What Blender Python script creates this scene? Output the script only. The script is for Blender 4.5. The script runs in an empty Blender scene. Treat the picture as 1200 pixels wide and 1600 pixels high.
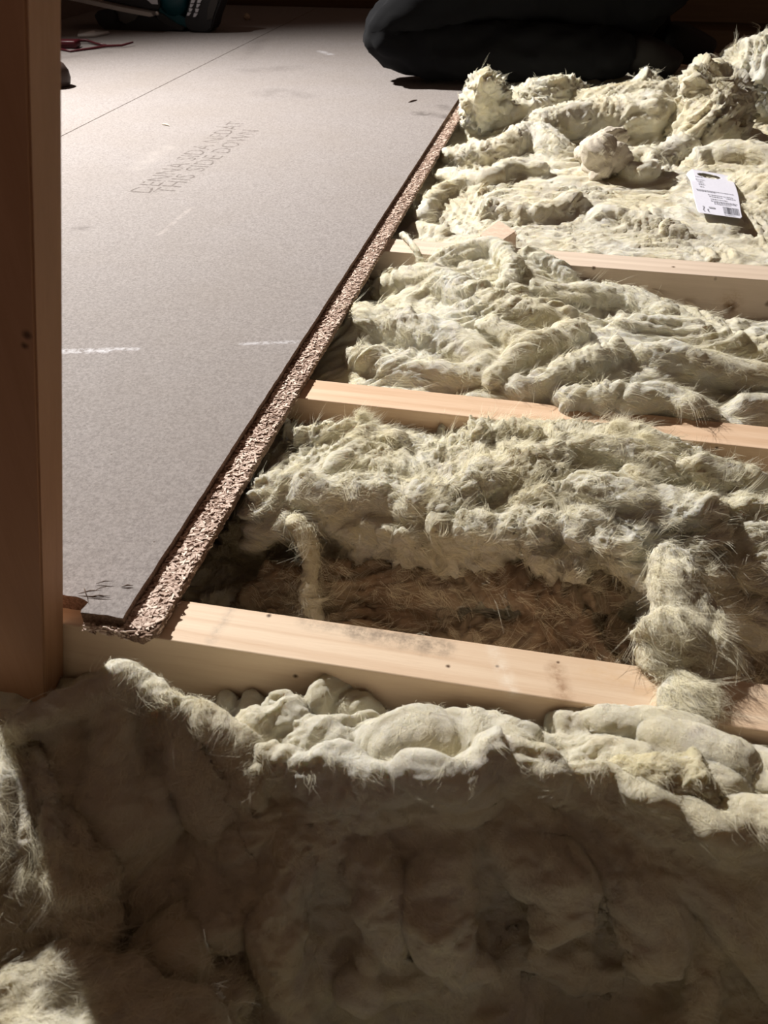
import bpy, bmesh, math, random
import numpy as np
from mathutils import Vector, Matrix
random.seed(7); RNG = np.random.default_rng(7)
SC = bpy.context.scene; COL = SC.collection

# ------------------------------------------------------------------ camera
FPX = 1298.2; CAM_H = .5378
def rot(pitch, yaw, roll):
    return (Matrix.Rotation(yaw, 3, 'Z') @ Matrix.Rotation(math.pi/2-pitch, 3, 'X') @ Matrix.Rotation(roll, 3, 'Z'))
RM = rot(math.radians(37.848), math.radians(12.241), math.radians(-.272))
cd = bpy.data.cameras.new('camera'); cam = bpy.data.objects.new('camera', cd); COL.objects.link(cam)
cam.matrix_world = Matrix.Translation((0, 0, CAM_H)) @ RM.to_4x4()
cd.sensor_fit = 'VERTICAL'; cd.sensor_height = 36; cd.lens = FPX/1600*36; cd.clip_start = .02
cd.dof.use_dof = True; cd.dof.focus_distance = 1.15; cd.dof.aperture_fstop = 13
SC.camera = cam
# ------------------------------------------------------------------ light
SC.view_settings.view_transform = 'Standard'; SC.view_settings.look = 'None'
SC.view_settings.gamma = 1; SC.view_settings.use_curve_mapping = False; SC.view_settings.exposure = 0
w = bpy.data.worlds.new('attic_air'); SC.world = w; w.use_nodes = True
w.node_tree.nodes['Background'].inputs[0].default_value = (1, .605, .44, 1)
w.node_tree.nodes['Background'].inputs[1].default_value = .080
LAMP = Vector((-2.40, 2.85, 2.08))
ld = bpy.data.lights.new('work_lamp', 'SPOT'); ld.energy = 1290; ld.color = (1, .955, .90)
ld.spot_size = math.radians(136); ld.spot_blend = 1; ld.shadow_soft_size = .035
lo = bpy.data.objects.new('work_lamp', ld); COL.objects.link(lo); lo.location = LAMP
lo.rotation_euler = (Vector((.4, -.15, 0))-LAMP).to_track_quat('-Z', 'Y').to_euler()

# ------------------------------------------------------------------ measuring helpers
def ray(px, py): return RM @ Vector(((px-600)/FPX, -(py-800)/FPX, -1))
def at(px, py, z=0):
    d = ray(px, py); t = (z-CAM_H)/d.z; return Vector((d.x*t, d.y*t, z))
def aty(px, py, Y):
    d = ray(px, py); t = Y/d.y; return Vector((d.x*t, Y, CAM_H+d.z*t))
BT = .0176                                    # chipboard thickness
# ------------------------------------------------------------------ objects
def tag(o, label=None, cat=None, group=None, kind=None):
    if label: o['label'] = label
    if cat: o['category'] = cat
    if group: o['group'] = group
    if kind: o['kind'] = kind
    return o
def empty(name, loc, rz=0):
    o = bpy.data.objects.new(name, None); COL.objects.link(o); o.location = loc; o.rotation_euler = (0, 0, rz)
    o.empty_display_size = .05
    return o
def link(name, me, mat=None, parent=None, smooth=False):
    if mat: me.materials.append(mat)
    if smooth: me.polygons.foreach_set('use_smooth', [True]*len(me.polygons))
    o = bpy.data.objects.new(name, me); COL.objects.link(o)
    if parent: o.parent = parent; o.matrix_parent_inverse = Matrix.Translation(-parent.location) if not any(parent.rotation_euler) else parent.matrix_basis.inverted()
    return o
def build(name, bm, mat=None, parent=None, smooth=False):
    bmesh.ops.recalc_face_normals(bm, faces=bm.faces)
    me = bpy.data.meshes.new(name); bm.to_mesh(me); bm.free()
    return link(name, me, mat, parent, smooth)
def BM(): return bmesh.new()
def box(bm, c, d, m=None, bev=0):
    r = bmesh.ops.create_cube(bm, size=1)
    M_ = Matrix.Translation(c) @ (m.to_4x4() if m else Matrix.Identity(4)) @ Matrix.Diagonal((*d, 1))
    bmesh.ops.transform(bm, matrix=M_, verts=r['verts'])
    if bev:
        es = list({e for v in r['verts'] for e in v.link_edges})
        bmesh.ops.bevel(bm, geom=es, offset=bev, segments=2, affect='EDGES', profile=.5)
def prism(bm, pts, z0, z1, M_=None):
    """outline in xy extruded from z0 to z1"""
    a = [bm.verts.new((x, y, z0)) for x, y in pts]; b = [bm.verts.new((x, y, z1)) for x, y in pts]
    n = len(pts); fs = [bm.faces.new(b), bm.faces.new(a[::-1])]
    for i in range(n): bm.faces.new((a[i], a[(i+1) % n], b[(i+1) % n], b[i]))
    if M_: bmesh.ops.transform(bm, matrix=M_, verts=a+b)
    bmesh.ops.triangulate(bm, faces=[f for f in fs if len(f.verts) > 4])
def tube(bm, pts, rad, seg=10, caps=True):
    pts = [Vector(p) for p in pts]; n = len(pts)
    rad = list(rad) if hasattr(rad, '__len__') else [rad]*n
    rings = []; up = Vector((.13, .21, .97))
    for i, p in enumerate(pts):
        t = (pts[min(i+1, n-1)]-pts[max(i-1, 0)]).normalized()
        s = t.cross(up); s = (s if s.length > .05 else t.cross(Vector((1, 0, 0)))).normalized(); u = s.cross(t)
        rings.append([bm.verts.new(p+(s*math.cos(a)+u*math.sin(a))*rad[i]) for a in [2*math.pi*k/seg for k in range(seg)]])
    for a, b in zip(rings, rings[1:]):
        for k in range(seg): bm.faces.new((a[k], a[(k+1) % seg], b[(k+1) % seg], b[k]))
    if caps: bm.faces.new(rings[0][::-1]); bm.faces.new(rings[-1])
def lathe(bm, prof, seg=24, M_=None):
    rings = [[bm.verts.new((r*math.cos(2*math.pi*k/seg), r*math.sin(2*math.pi*k/seg), z)) for k in range(seg)] for r, z in prof]
    for a, b in zip(rings, rings[1:]):
        for k in range(seg): bm.faces.new((a[k], a[(k+1) % seg], b[(k+1) % seg], b[k]))
    bm.faces.new(rings[0][::-1]); bm.faces.new(rings[-1])
    if M_: bmesh.ops.transform(bm, matrix=M_, verts=[v for r in rings for v in r])
# ------------------------------------------------------------------ node materials
class NT:
    def __init__(s, name):
        s.m = bpy.data.materials.new(name); s.m.use_nodes = True; s.t = s.m.node_tree; s.n = s.t.nodes
        s.b = s.n['Principled BSDF']; s.b.inputs['Roughness'].default_value = .8
        s.b.inputs['Specular IOR Level'].default_value = .25
    def node(s, k, **kw):
        o = s.n.new(k)
        for a, v in kw.items(): setattr(o, a, v)
        return o
    def put(s, sock, v):
        if isinstance(v, bpy.types.NodeSocket): s.t.links.new(v, sock)
        elif v is not None:
            if sock.type == 'RGBA' and len(v) == 3: v = (*v, 1)
            sock.default_value = v
    def obj(s): return s.node('ShaderNodeTexCoord').outputs['Object']
    def map(s, v, scale=(1, 1, 1), rotz=0, loc=(0, 0, 0)):
        m = s.node('ShaderNodeMapping'); s.put(m.inputs[0], v); m.inputs['Scale'].default_value = scale
        m.inputs['Rotation'].default_value = (0, 0, rotz); m.inputs['Location'].default_value = loc; return m.outputs[0]
    def noise(s, v, scale, detail=4, rough=.55, dist=0):
        n = s.node('ShaderNodeTexNoise'); s.put(n.inputs['Vector'], v); n.inputs['Scale'].default_value = scale
        n.inputs['Detail'].default_value = detail; n.inputs['Roughness'].default_value = rough; n.inputs['Distortion'].default_value = dist
        return n.outputs['Fac']
    def vor(s, v, scale, feat='F1', out='Distance'):
        n = s.node('ShaderNodeTexVoronoi', feature=feat); s.put(n.inputs['Vector'], v); n.inputs['Scale'].default_value = scale; return n.outputs[out]
    def ramp(s, f, stops):
        r = s.node('ShaderNodeValToRGB'); s.put(r.inputs[0], f); e = r.color_ramp.elements
        while len(e) < len(stops): e.new(.5)
        for el, (p, c) in zip(e, stops): el.position = p; el.color = (*c, 1) if hasattr(c, '__len__') else (c, c, c, 1)
        return r.outputs[0]
    def mix(s, f, a, b, mode='MIX'):
        m = s.node('ShaderNodeMix', data_type='RGBA', blend_type=mode); s.put(m.inputs[0], f); s.put(m.inputs[6], a); s.put(m.inputs[7], b); return m.outputs[2]
    def math(s, op, a, b=None, c=None, clamp=False):
        m = s.node('ShaderNodeMath', operation=op, use_clamp=clamp)
        for i, v in enumerate((a, b, c)):
            if v is not None: s.put(m.inputs[i], v)
        return m.outputs[0]
    def vm(s, op, a, b=None):
        m = s.node('ShaderNodeVectorMath', operation=op); s.put(m.inputs[0], a)
        if b is not None: s.put(m.inputs[1], b)
        return m.outputs['Value'] if op in ('LENGTH', 'DOT_PRODUCT', 'DISTANCE') else m.outputs[0]
    def seg(s, v, p0, p1, wid, soft=.4):
        """mask: 1 within wid of the segment p0-p1"""
        p0 = Vector(p0); p1 = Vector(p1); d = p1-p0
        ap = s.vm('SUBTRACT', v, tuple(p0)); t = s.math('DIVIDE', s.vm('DOT_PRODUCT', ap, tuple(d)), d.length_squared, clamp=True)
        sc = s.node('ShaderNodeVectorMath', operation='SCALE'); sc.inputs[0].default_value = tuple(d); s.put(sc.inputs['Scale'], t)
        dist = s.vm('DISTANCE', ap, sc.outputs[0])
        mr = s.node('ShaderNodeMapRange'); s.put(mr.inputs[0], dist); mr.inputs[1].default_value = wid*(1-soft); mr.inputs[2].default_value = wid*(1+soft)
        mr.inputs[3].default_value = 1; mr.inputs[4].default_value = 0; return mr.outputs[0]
    def bump(s, h, strength, dist, prev=None):
        b = s.node('ShaderNodeBump'); s.put(b.inputs['Height'], h); b.inputs['Strength'].default_value = strength; b.inputs['Distance'].default_value = dist
        if prev: s.put(b.inputs['Normal'], prev)
        return b.outputs[0]
    def set(s, **kw):
        for k, v in kw.items(): s.put(s.b.inputs[k.replace('_', ' ')], v)
        return s.m
def plain(name, col, rough=.6, metal=0, bump=0, scale=200, spec=.3):
    n = NT(name); v = n.obj(); f = n.noise(v, scale, 3)
    n.set(Base_Color=n.mix(n.math('MULTIPLY', f, .5), col, tuple(c*.7 for c in col)), Roughness=rough, Metallic=metal)
    n.b.inputs['Specular IOR Level'].default_value = spec
    if bump: n.set(Normal=n.bump(f, bump, .001))
    return n.m
def wood(name, c0, c1, ax='X', knots=(), stains=(), rough=.62, sc=1):
    n = NT(name); v = n.obj()
    ms = {'X': (1.6, 26, 26), 'Y': (26, 1.6, 26), 'Z': (26, 26, 1.6)}[ax]; ms = tuple(a*sc for a in ms)
    lf = n.noise(v, 3, 2)
    vv = n.mix(.035, v, n.node('ShaderNodeTexNoise').outputs['Color'])
    g = n.noise(n.map(vv, ms), 2.2, 5, .6, .6)
    rings = n.node('ShaderNodeTexWave', wave_type='BANDS', bands_direction='Y' if ax != 'Y' else 'X')
    n.put(rings.inputs['Vector'], n.map(vv, tuple(a*.35 for a in ms))); rings.inputs['Scale'].default_value = 1.3; rings.inputs['Distortion'].default_value = 5; rings.inputs['Detail'].default_value = 2
    fine = n.noise(n.map(v, tuple(a*6 for a in ms)), 3, 3, .7)
    f = n.math('ADD', n.math('MULTIPLY', g, .6), n.math('MULTIPLY', rings.outputs['Fac'], .22))
    f = n.math('ADD', f, n.math('MULTIPLY', fine, .28))
    col = n.mix(n.ramp(f, [(.32, 0), (.78, 1)]), c0, c1)
    col = n.mix(n.math('MULTIPLY', n.ramp(lf, [(.4, 0), (.7, 1)]), .25), col, tuple(a*b for a, b in zip(c0, (.8, .7, .6))))
    for k in knots:
        p, r = k[0], k[1]
        wob = n.math('MULTIPLY', n.math('SUBTRACT', n.noise(v, 160, 3), .5), r*1.3)
        dn = n.math('ADD', n.vm('DISTANCE', v, tuple(p)), wob)
        m = n.node('ShaderNodeMapRange'); n.put(m.inputs[0], dn); m.inputs[1].default_value = r*.35; m.inputs[2].default_value = r*1.5; m.inputs[3].default_value = 1; m.inputs[4].default_value = 0
        col = n.mix(m.outputs[0], col, (.09, .045, .022))
    for p0, p1, wd, c, amt in stains:
        m = n.seg(v, p0, p1, wd, .9); m = n.math('MULTIPLY', m, n.ramp(n.noise(v, 90, 5, .7), [(.4, .15), (.62, 1)]))
        col = n.mix(n.math('MULTIPLY', m, amt), col, c)
    return n.set(Base_Color=col, Roughness=rough, Normal=n.bump(fine, .25, .0006))
def wool_mat(name, brown=0, yellow=.5, warm=0, wc=(.72, .60, .40)):
    n = NT(name); v = n.obj()
    big = n.noise(n.map(v, loc=(3.1*yellow, 1, 0)), 7, 4, .6, .5); mid = n.noise(v, 24, 4, .6, .8)
    wv = n.vm('ADD', v, n.vm('MULTIPLY', n.node('ShaderNodeTexNoise').outputs['Color'], (.03, .03, .03)))
    fib = n.noise(n.map(wv, (160, 620, 380), .5), 1.2, 4, .7, 1.6)
    fib2 = n.noise(n.map(wv, (700, 170, 500), -.4), 1.0, 3, .7, 1.2)
    white = (.83, .825, .74); cream = (.81, .75, .55); ochre = (.62, .47, .22); tan = (.27, .165, .095)
    col = n.mix(n.ramp(big, [(.35, 0), (.62, 1)]), white, cream)
    col = n.mix(n.math('MULTIPLY', n.ramp(mid, [(.55, 0), (.72, 1)]), yellow), col, ochre)
    col = n.mix(n.math('MULTIPLY', n.ramp(n.noise(v, 13, 3, .5, 1), [(.56, 0), (.66, 1)]), .35), col, (.62, .58, .58))
    if warm: col = n.mix(warm, col, wc)
    if brown: col = n.mix(n.math('MULTIPLY', n.ramp(n.noise(v, 11, 4), [(.25, .45), (.6, 1)]), brown), col, tan)
    col = n.mix(n.math('MULTIPLY', n.ramp(fib, [(.3, 1), (.55, 0)]), .16), col, (.45, .38, .22))
    # a few dark specks of sawdust
    sp = n.ramp(n.vor(v, 70), [(.028, 1), (.04, 0)])
    col = n.mix(n.math('MULTIPLY', sp, n.ramp(n.noise(v, 9, 1), [(.56, 0), (.6, .8)])), col, (.05, .04, .03))
    nb = n.bump(n.noise(v, 120, 8, .8, 1.0), .8, .006)
    nb = n.bump(fib, .7, .0016, nb); nb = n.bump(fib2, .5, .0012, nb)
    n.set(Base_Color=col, Roughness=.92, Normal=nb)
    n.b.inputs['Specular IOR Level'].default_value = .12
    n.b.inputs['Subsurface Weight'].default_value = .30; n.b.inputs['Subsurface Scale'].default_value = .010
    n.b.inputs['Subsurface Radius'].default_value = (1, .85, .5)
    n.b.inputs['Sheen Weight'].default_value = .15; n.b.inputs['Sheen Roughness'].default_value = .6
    return n.m
# ------------------------------------------------------------------ numpy noise
PERM = RNG.permutation(256); PERM = np.concatenate([PERM, PERM])
GR = RNG.normal(size=(256, 3)); GR /= np.linalg.norm(GR, axis=1)[:, None]
def gn(p, seed=0):
    """gradient noise, about -0.8..0.8"""
    p = p+np.array([seed*17.13, seed*5.71, seed*9.37]); i = np.floor(p).astype(np.int64); f = p-i; u = f*f*f*(f*(f*6-15)+10); i &= 255
    out = 0
    for dx in (0, 1):
        ux = u[:, 0] if dx else 1-u[:, 0]; a = PERM[(i[:, 0]+dx) & 255]
        for dy in (0, 1):
            uy = u[:, 1] if dy else 1-u[:, 1]; b = PERM[a+((i[:, 1]+dy) & 255)]
            for dz in (0, 1):
                uz = u[:, 2] if dz else 1-u[:, 2]; g = GR[PERM[b+((i[:, 2]+dz) & 255)]]
                out = out+ux*uy*uz*(g[:, 0]*(f[:, 0]-dx)+g[:, 1]*(f[:, 1]-dy)+g[:, 2]*(f[:, 2]-dz))
    return out*1.6
def gv(p, seed=0): return np.stack([gn(p, seed+k*3+1) for k in range(3)], 1)
def rotz(p, a):
    c, s = math.cos(a), math.sin(a); return np.stack([p[:, 0]*c+p[:, 1]*s, -p[:, 0]*s+p[:, 1]*c, p[:, 2]], 1)
def get_vn(me):
    n = len(me.vertices); V = np.empty(n*3, np.float32); me.vertices.foreach_get('co', V)
    N = np.empty(n*3, np.float32); me.vertex_normals.foreach_get('vector', N); return V.reshape(-1, 3).astype(float), N.reshape(-1, 3).astype(float)
def put_v(me, V): me.vertices.foreach_set('co', V.astype(np.float32).ravel()); me.update()

# ------------------------------------------------------------------ wool
def ground(ctrl, r):
    """smooth height through (px, py, z) points seen in the photograph (or ('w', x, y, z) points)"""
    P = np.array([(at(*c)[0], at(*c)[1], c[2]) if c[0] != 'w' else c[1:] for c in ctrl], float)
    def f(X, Y):
        d2 = (X[..., None]-P[:, 0])**2+(Y[..., None]-P[:, 1])**2
        wt = np.exp(-d2/r**2)+1e-3/(1+d2/r**2)**2*.1
        return (wt*P[:, 2]).sum(-1)/wt.sum(-1)
    return f
def slab(bm, f, x0, x1, y0, y1, zb, st=.012, xl=None):
    nx = int((x1-x0)/st)+1; ny = int((y1-y0)/st)+1
    X, Y = np.meshgrid(np.linspace(x0, x1, nx), np.linspace(y0, y1, ny)); Z = np.maximum(f(X, Y), zb+.004)
    top = [[bm.verts.new((X[j, i], Y[j, i], Z[j, i])) for i in range(nx)] for j in range(ny)]
    bot = [[bm.verts.new((X[j, i], Y[j, i], zb)) for i in range(nx)] for j in range(ny)]
    for j in range(ny-1):
        for i in range(nx-1):
            bm.faces.new((top[j][i], top[j][i+1], top[j+1][i+1], top[j+1][i])); bm.faces.new((bot[j][i], bot[j+1][i], bot[j+1][i+1], bot[j][i+1]))
    rim = [(0, i) for i in range(nx)]+[(j, nx-1) for j in range(1, ny)]+[(ny-1, i) for i in range(nx-2, -1, -1)]+[(j, 0) for j in range(ny-2, 0, -1)]
    for (a, b), (c, d) in zip(rim, rim[1:]+rim[:1]): bm.faces.new((top[a][b], bot[a][b], bot[c][d], top[c][d]))
def spline(pts, n):
    pts = np.array(pts, float); m = len(pts); out = []
    for t in np.linspace(0, m-1, n):
        i = min(int(t), m-2); u = t-i; p0, p1, p2, p3 = pts[max(i-1, 0)], pts[i], pts[i+1], pts[min(i+2, m-1)]
        out.append(.5*((2*p1)+(p2-p0)*u+(2*p0-5*p1+4*p2-p3)*u*u+(3*p1-p0-3*p2+p3)*u**3))
    return np.array(out)
def roll(bm, pts, seg=14, n=None):
    """pts: (px, py, z, radius[, flatness]); a rounded roll of wool along them"""
    q = [(*at(p[0], p[1], p[2]), p[3], p[4] if len(p) > 4 else 1) if p[0] != 'w' else (*p[1:5], p[5] if len(p) > 5 else 1) for p in pts]
    if len(q) == 1: q = [q[0][:2]+(q[0][2]-.0005,)+q[0][3:], q[0]]
    n = n or max(8, len(q)*5); S = spline(q, n); C = S[:, :3]; rings = []
    C2 = np.vstack([C[:1]-(C[1]-C[0])/max(np.linalg.norm(C[1]-C[0]), 1e-6)*S[0, 3]*.8, C, C[-1:]+(C[-1]-C[-2])/max(np.linalg.norm(C[-1]-C[-2]), 1e-6)*S[-1, 3]*.8])
    R2 = np.concatenate([[S[0, 3]*.35], S[:, 3], [S[-1, 3]*.35]]); F2 = np.concatenate([[S[0, 4]], S[:, 4], [S[-1, 4]]])
    up = Vector((0.05, .1, 1))
    for i in range(len(C2)):
        t = Vector(C2[min(i+1, len(C2)-1)]-C2[max(i-1, 0)])
        t = t.normalized() if t.length > 1e-7 else Vector((0, 1, 0))
        s = t.cross(up); s = (s if s.length > .1 else t.cross(Vector((0, 1, 0)))).normalized(); u = s.cross(t)
        rr = max(R2[i], .0012)
        rings.append([bm.verts.new(Vector(C2[i])+s*math.cos(a)*rr+u*math.sin(a)*rr*F2[i]) for a in [2*math.pi*k/seg for k in range(seg)]])
    for a, b in zip(rings, rings[1:]):
        for k in range(seg): bm.faces.new((a[k], a[(k+1) % seg], b[(k+1) % seg], b[k]))
    bm.faces.new(rings[0][::-1]); bm.faces.new(rings[-1])
def remesh(bm, voxel, smooth=4):
    bmesh.ops.recalc_face_normals(bm, faces=bm.faces)
    me = bpy.data.meshes.new('tmp'); bm.to_mesh(me); bm.free(); o = bpy.data.objects.new('tmp', me); COL.objects.link(o)
    m = o.modifiers.new('r', 'REMESH'); m.mode = 'VOXEL'; m.voxel_size = voxel
    s = o.modifiers.new('s', 'SMOOTH'); s.iterations = smooth; s.factor = .5
    dg = bpy.context.evaluated_depsgraph_get(); out = bpy.data.meshes.new_from_object(o.evaluated_get(dg))
    bpy.data.objects.remove(o); bpy.data.meshes.remove(me); return out
def fbm(p, l, seed, o=3, g=.5):
    r = 0; a = 1
    for k in range(o): r = r+a*gn(p/l, seed+k*7); l *= .5; a *= g
    return r
def lumps(me, amp=1, flow=.3, seed=0, sc=1, zmin=-1, keep=None):
    def bil(q, l, s): return np.sqrt(gn(q/l, s)**2+.004)
    for st in range(3):
        V, N = get_vn(me)
        q = V+gv(V/(.12*sc), 40+seed)*.045*sc+gv(V/(.04*sc), 50+seed)*.014*sc+gv(V/(.014*sc), 55+seed)*.004*sc
        a = flow+gn(V/.22, 60+seed)*1.1
        c, s = np.cos(a), np.sin(a); Q = np.stack([q[:, 0]*c+q[:, 1]*s, -q[:, 0]*s+q[:, 1]*c, q[:, 2]], 1)
        mk = np.clip(gn(V/(.08*sc), 9+seed)*1.8+.5, .15, 1)
        if st == 0:
            d = (bil(Q*[.45, 1, 1], .08*sc, 1+seed)-.22)*.030*sc+fbm(Q*[.6, 1, 1], .05*sc, 2+seed, 2)*.010*sc
        elif st == 1:
            d = fbm(q, .026*sc, 4+seed, 3, .6)*.0070*sc*mk+(bil(Q*[.3, 1, 1], .022*sc, 3+seed)-.2)*.008*sc*(1.1-mk)
        else:
            d = fbm(q, .009*sc, 14+seed, 2, .7)*.0030*mk-np.abs(gn(Q*[.16, 1, 1]/(.007*sc), 5+seed))*.0026+gn(Q*[.2, 1, 1]/.0045, 6+seed)*.0009
        put_v(me, V+N*(d*amp)[:, None])
def fibres(me, n, lmin, lmax, wid, flow=.3, seed=0, per=9, loft=.35, lift=1):
    """add thin curved strands of glass wool to the mesh, in combed clumps"""
    V, N = get_vn(me); toc = np.array([0, 0, CAM_H])-V
    C_ = (V-np.array([0, 0, CAM_H])) @ np.array(RM); px_ = 600+FPX*C_[:, 0]/-C_[:, 2]; py_ = 800-FPX*C_[:, 1]/-C_[:, 2]
    inf = (px_ > -60) & (px_ < 1260) & (py_ > -60) & (py_ < 1660) & (C_[:, 2] < 0)
    vis = np.where(((N*toc).sum(1) > -.35*np.linalg.norm(toc, axis=1)) & inf)[0]
    nc = n//per; ci = RNG.choice(vis, nc); P = V[ci]; NN = N[ci]
    a = flow+gn(P/.25, 60+seed)*1.0+RNG.normal(0, .5, nc); D = np.stack([np.cos(a), np.sin(a), RNG.normal(0, .25, nc)], 1)
    D -= NN*(D*NN).sum(1)[:, None]; D /= np.linalg.norm(D, axis=1)[:, None]+1e-9
    L = RNG.uniform(lmin, lmax, nc)*np.where(RNG.random(nc) < .1, 1.7, 1); LF = np.where(RNG.random(nc) < loft, RNG.uniform(.2, .7, nc), RNG.uniform(.08, .22, nc))*lift
    rep = np.repeat(np.arange(nc), per); m = len(rep); K = 4
    cr = np.cross(NN, D)[rep]; base = P[rep]+cr*RNG.normal(0, .0022, m)[:, None]+D[rep]*RNG.normal(0, .004, m)[:, None]+NN[rep]*.0001
    l = L[rep]*RNG.uniform(.5, 1.15, m); d = D[rep]+cr*RNG.normal(0, .16, m)[:, None]
    cA = RNG.normal(0, .45, nc)[rep]+RNG.normal(0, .15, m); lf = LF[rep]*RNG.uniform(.6, 1.2, m); ph = RNG.uniform(0, 6.3, m)
    pts = []
    for k in range(K):
        t = k/(K-1)
        pts.append(base+d*(l*t)[:, None]+cr*(l*cA*t*t+.0006*np.sin(ph+t*7))[:, None]+NN[rep]*(l*lf*(t*(1.35-.9*t)))[:, None])
    pts = np.stack(pts, 1); wv = np.stack([np.full(m, wid)]*K, 1)*np.linspace(1, .35, K)[None]*RNG.uniform(.6, 1.2, m)[:, None]
    view = np.array([0, 0, CAM_H])-base; T = pts[:, -1]-pts[:, 0]; sd = np.cross(T, NN[rep]+RNG.normal(0, .25, (m, 3))); sd /= np.linalg.norm(sd, axis=1)[:, None]+1e-9
    A = pts+sd[:, None]*wv[..., None]*.5; B = pts-sd[:, None]*wv[..., None]*.5
    vv = np.stack([A, B], 2).reshape(-1, 3)                  # per strand: A0 B0 A1 B1 ...
    o = (np.arange(m)*K*2)[:, None]+(np.arange(K-1)*2)[None]; o = o.ravel()
    F = np.stack([o, o+1, o+3, o+2], 1)
    n0 = len(me.vertices); p0 = len(me.polygons); l0 = len(me.loops)
    me.vertices.add(len(vv)); me.loops.add(len(F)*4); me.polygons.add(len(F))
    allv = np.vstack([V, vv]).astype(np.float32); me.vertices.foreach_set('co', allv.ravel())
    li = np.empty(l0+len(F)*4, np.int32); me.loops.foreach_get('vertex_index', li); li[l0:] = (F+n0).ravel(); me.loops.foreach_set('vertex_index', li)
    ls = np.empty(p0+len(F), np.int32); me.polygons.foreach_get('loop_start', ls); ls[p0:] = l0+np.arange(len(F))*4; me.polygons.foreach_set('loop_start', ls)
    me.update(calc_edges=True)
def fibre_mat():
    n = NT('wool_fibre'); v = n.obj(); c = n.mix(n.noise(v, 14, 3), (.90, .89, .80), (.88, .82, .60))
    d = n.node('ShaderNodeBsdfDiffuse'); n.put(d.inputs[0], c); t = n.node('ShaderNodeBsdfTranslucent'); n.put(t.inputs[0], c)
    m = n.node('ShaderNodeMixShader'); m.inputs[0].default_value = .45; n.t.links.new(d.outputs[0], m.inputs[1]); n.t.links.new(t.outputs[0], m.inputs[2])
    n.t.links.new(m.outputs[0], n.n['Material Output'].inputs[0]); return n.m
M_fib = fibre_mat()
FM = 3
def wool(name, bm, mat, label, cat='insulation', voxel=.0035, amp=1, flow=.3, seed=0, sc=1, fib=6000, fl=(.006, .02), fw=.0003, group=None, keep=None, loft=.35, lift=1, parent=None, smooth=4):
    fib = int(fib*FM); me = remesh(bm, voxel, smooth); me.name = name; lumps(me, amp, flow, seed, sc, keep=keep); nb = len(me.polygons); fibres(me, fib, fl[0], fl[1], fw, flow, seed, loft=loft, lift=lift)
    me.materials.clear(); o = link(name, me, mat, parent, smooth=True); me.materials.append(M_fib)
    mi = np.zeros(len(me.polygons), np.int32); mi[nb:] = 1; me.polygons.foreach_set('material_index', mi)
    if not parent: tag(o, label, cat, group)
    return o

# ================================================================== SETTING
M_floor = plain('ceiling_underlay', (.20, .165, .15), .8)
bm = BM(); box(bm, (-.5, 2.1, -.205), (4.2, 5.2, .01)); tag(build('floor', bm, M_floor), kind='structure')
# back wall of stained boards closing the attic
M_dkwood = wood('dark_boards', (.115, .07, .036), (.06, .033, .016), 'X', sc=.6, rough=.75)
bw = empty('wall_back', (-.3, 4.42, -.2)); tag(bw, kind='structure')
bm = BM(); box(bm, (-.4, 4.46, .75), (4.2, .02, 1.95)); build('sheathing', bm, M_dkwood, bw)
for k in range(5):
    bm = BM(); box(bm, (-.4, 4.435-.004*(k % 2), .085+k*.2), (4.2, .022, .192), bev=.003); build('plank', bm, M_dkwood, bw)
M_grey = NT('grey_panel'); _v = M_grey.obj()
M_grey = M_grey.set(Base_Color=M_grey.mix(M_grey.noise(_v, 60, 4), (.19, .155, .13), (.27, .23, .2)), Roughness=.85)
wl = empty('wall_left', (-2.27, 2.5, 0)); tag(wl, kind='structure')
bm = BM(); box(bm, (-2.275, 2.5, .35), (.03, 4.0, .86), bev=.002); build('wall_panel', bm, M_grey, wl)
bm = BM(); box(bm, (-2.27, 2.5, .795), (.06, 4.0, .036), bev=.003); build('top_rail', bm, M_dkwood, wl)

# ------------------------------------------------------------------ joists
pale0 = (.74, .595, .44); pale1 = (.60, .43, .29)
def joist(yf, yb, label, x0, x1, mat, skew=0, depth=.19):
    r = empty('floor_joist', ((x0+x1)/2, (yf+yb)/2, -depth)); tag(r, label, 'joist', 'floor joists')
    bm = BM(); box(bm, ((x0+x1)/2, (yf+yb)/2, -depth/2), (x1-x0, yb-yf, depth), bev=.0012)
    for v in bm.verts: v.co.y += skew*(v.co.x+.29)+.0006*math.sin(v.co.x*9)
    build('timber', bm, mat, r); return r
K1 = [(at(700, 1041, 0), .0016), (at(777, 1041, 0), .0014), (at(872, 1035), .0013), (aty(462, 1056, .459), .0022), (aty(766, 1126, .461), .0018), (at(1122, 1117), .002), (at(420, 962), .002)]
S1 = [(at(560, 985), at(690, 1012), .009, (.13, .1, .075), .75), (at(480, 972), at(560, 985), .007, (.2, .16, .12), .5), (at(868, 1045), at(880, 1085), .006, (.30, .17, .09), .8),
      (at(330, 1000), at(360, 955), .004, (.3, .25, .2), .5), (at(770, 1010), at(800, 1080), .005, (.8, .72, .6), .6), (at(930, 1050), at(1010, 1075), .012, (.62, .42, .24), .5)]
M_j1 = wood('joist_timber_near', pale0, pale1, 'X', K1, S1)
M_j2 = wood('joist_timber_middle', (.72, .54, .385), (.56, .375, .24), 'X', [(aty(1120, 700, .885), .002)])
M_j3 = wood('joist_timber_far', (.66, .55, .45), (.52, .42, .33), 'X', [(aty(1141, 479, 1.413), .009), (aty(1118, 435, 1.413), .003), (aty(1200, 474, 1.413), .005), (aty(928, 418, 1.413), .003), (at(1052, 417), .003)], [(aty(1141, 470, 1.413), aty(1141, 490, 1.413), .014, (.3, .18, .09), .6)])
joist(.458, .508, 'nearest pale pine joist under the broken board corner, crossed by hanging wool', -1.55, 1.1, M_j1, .011)
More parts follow.
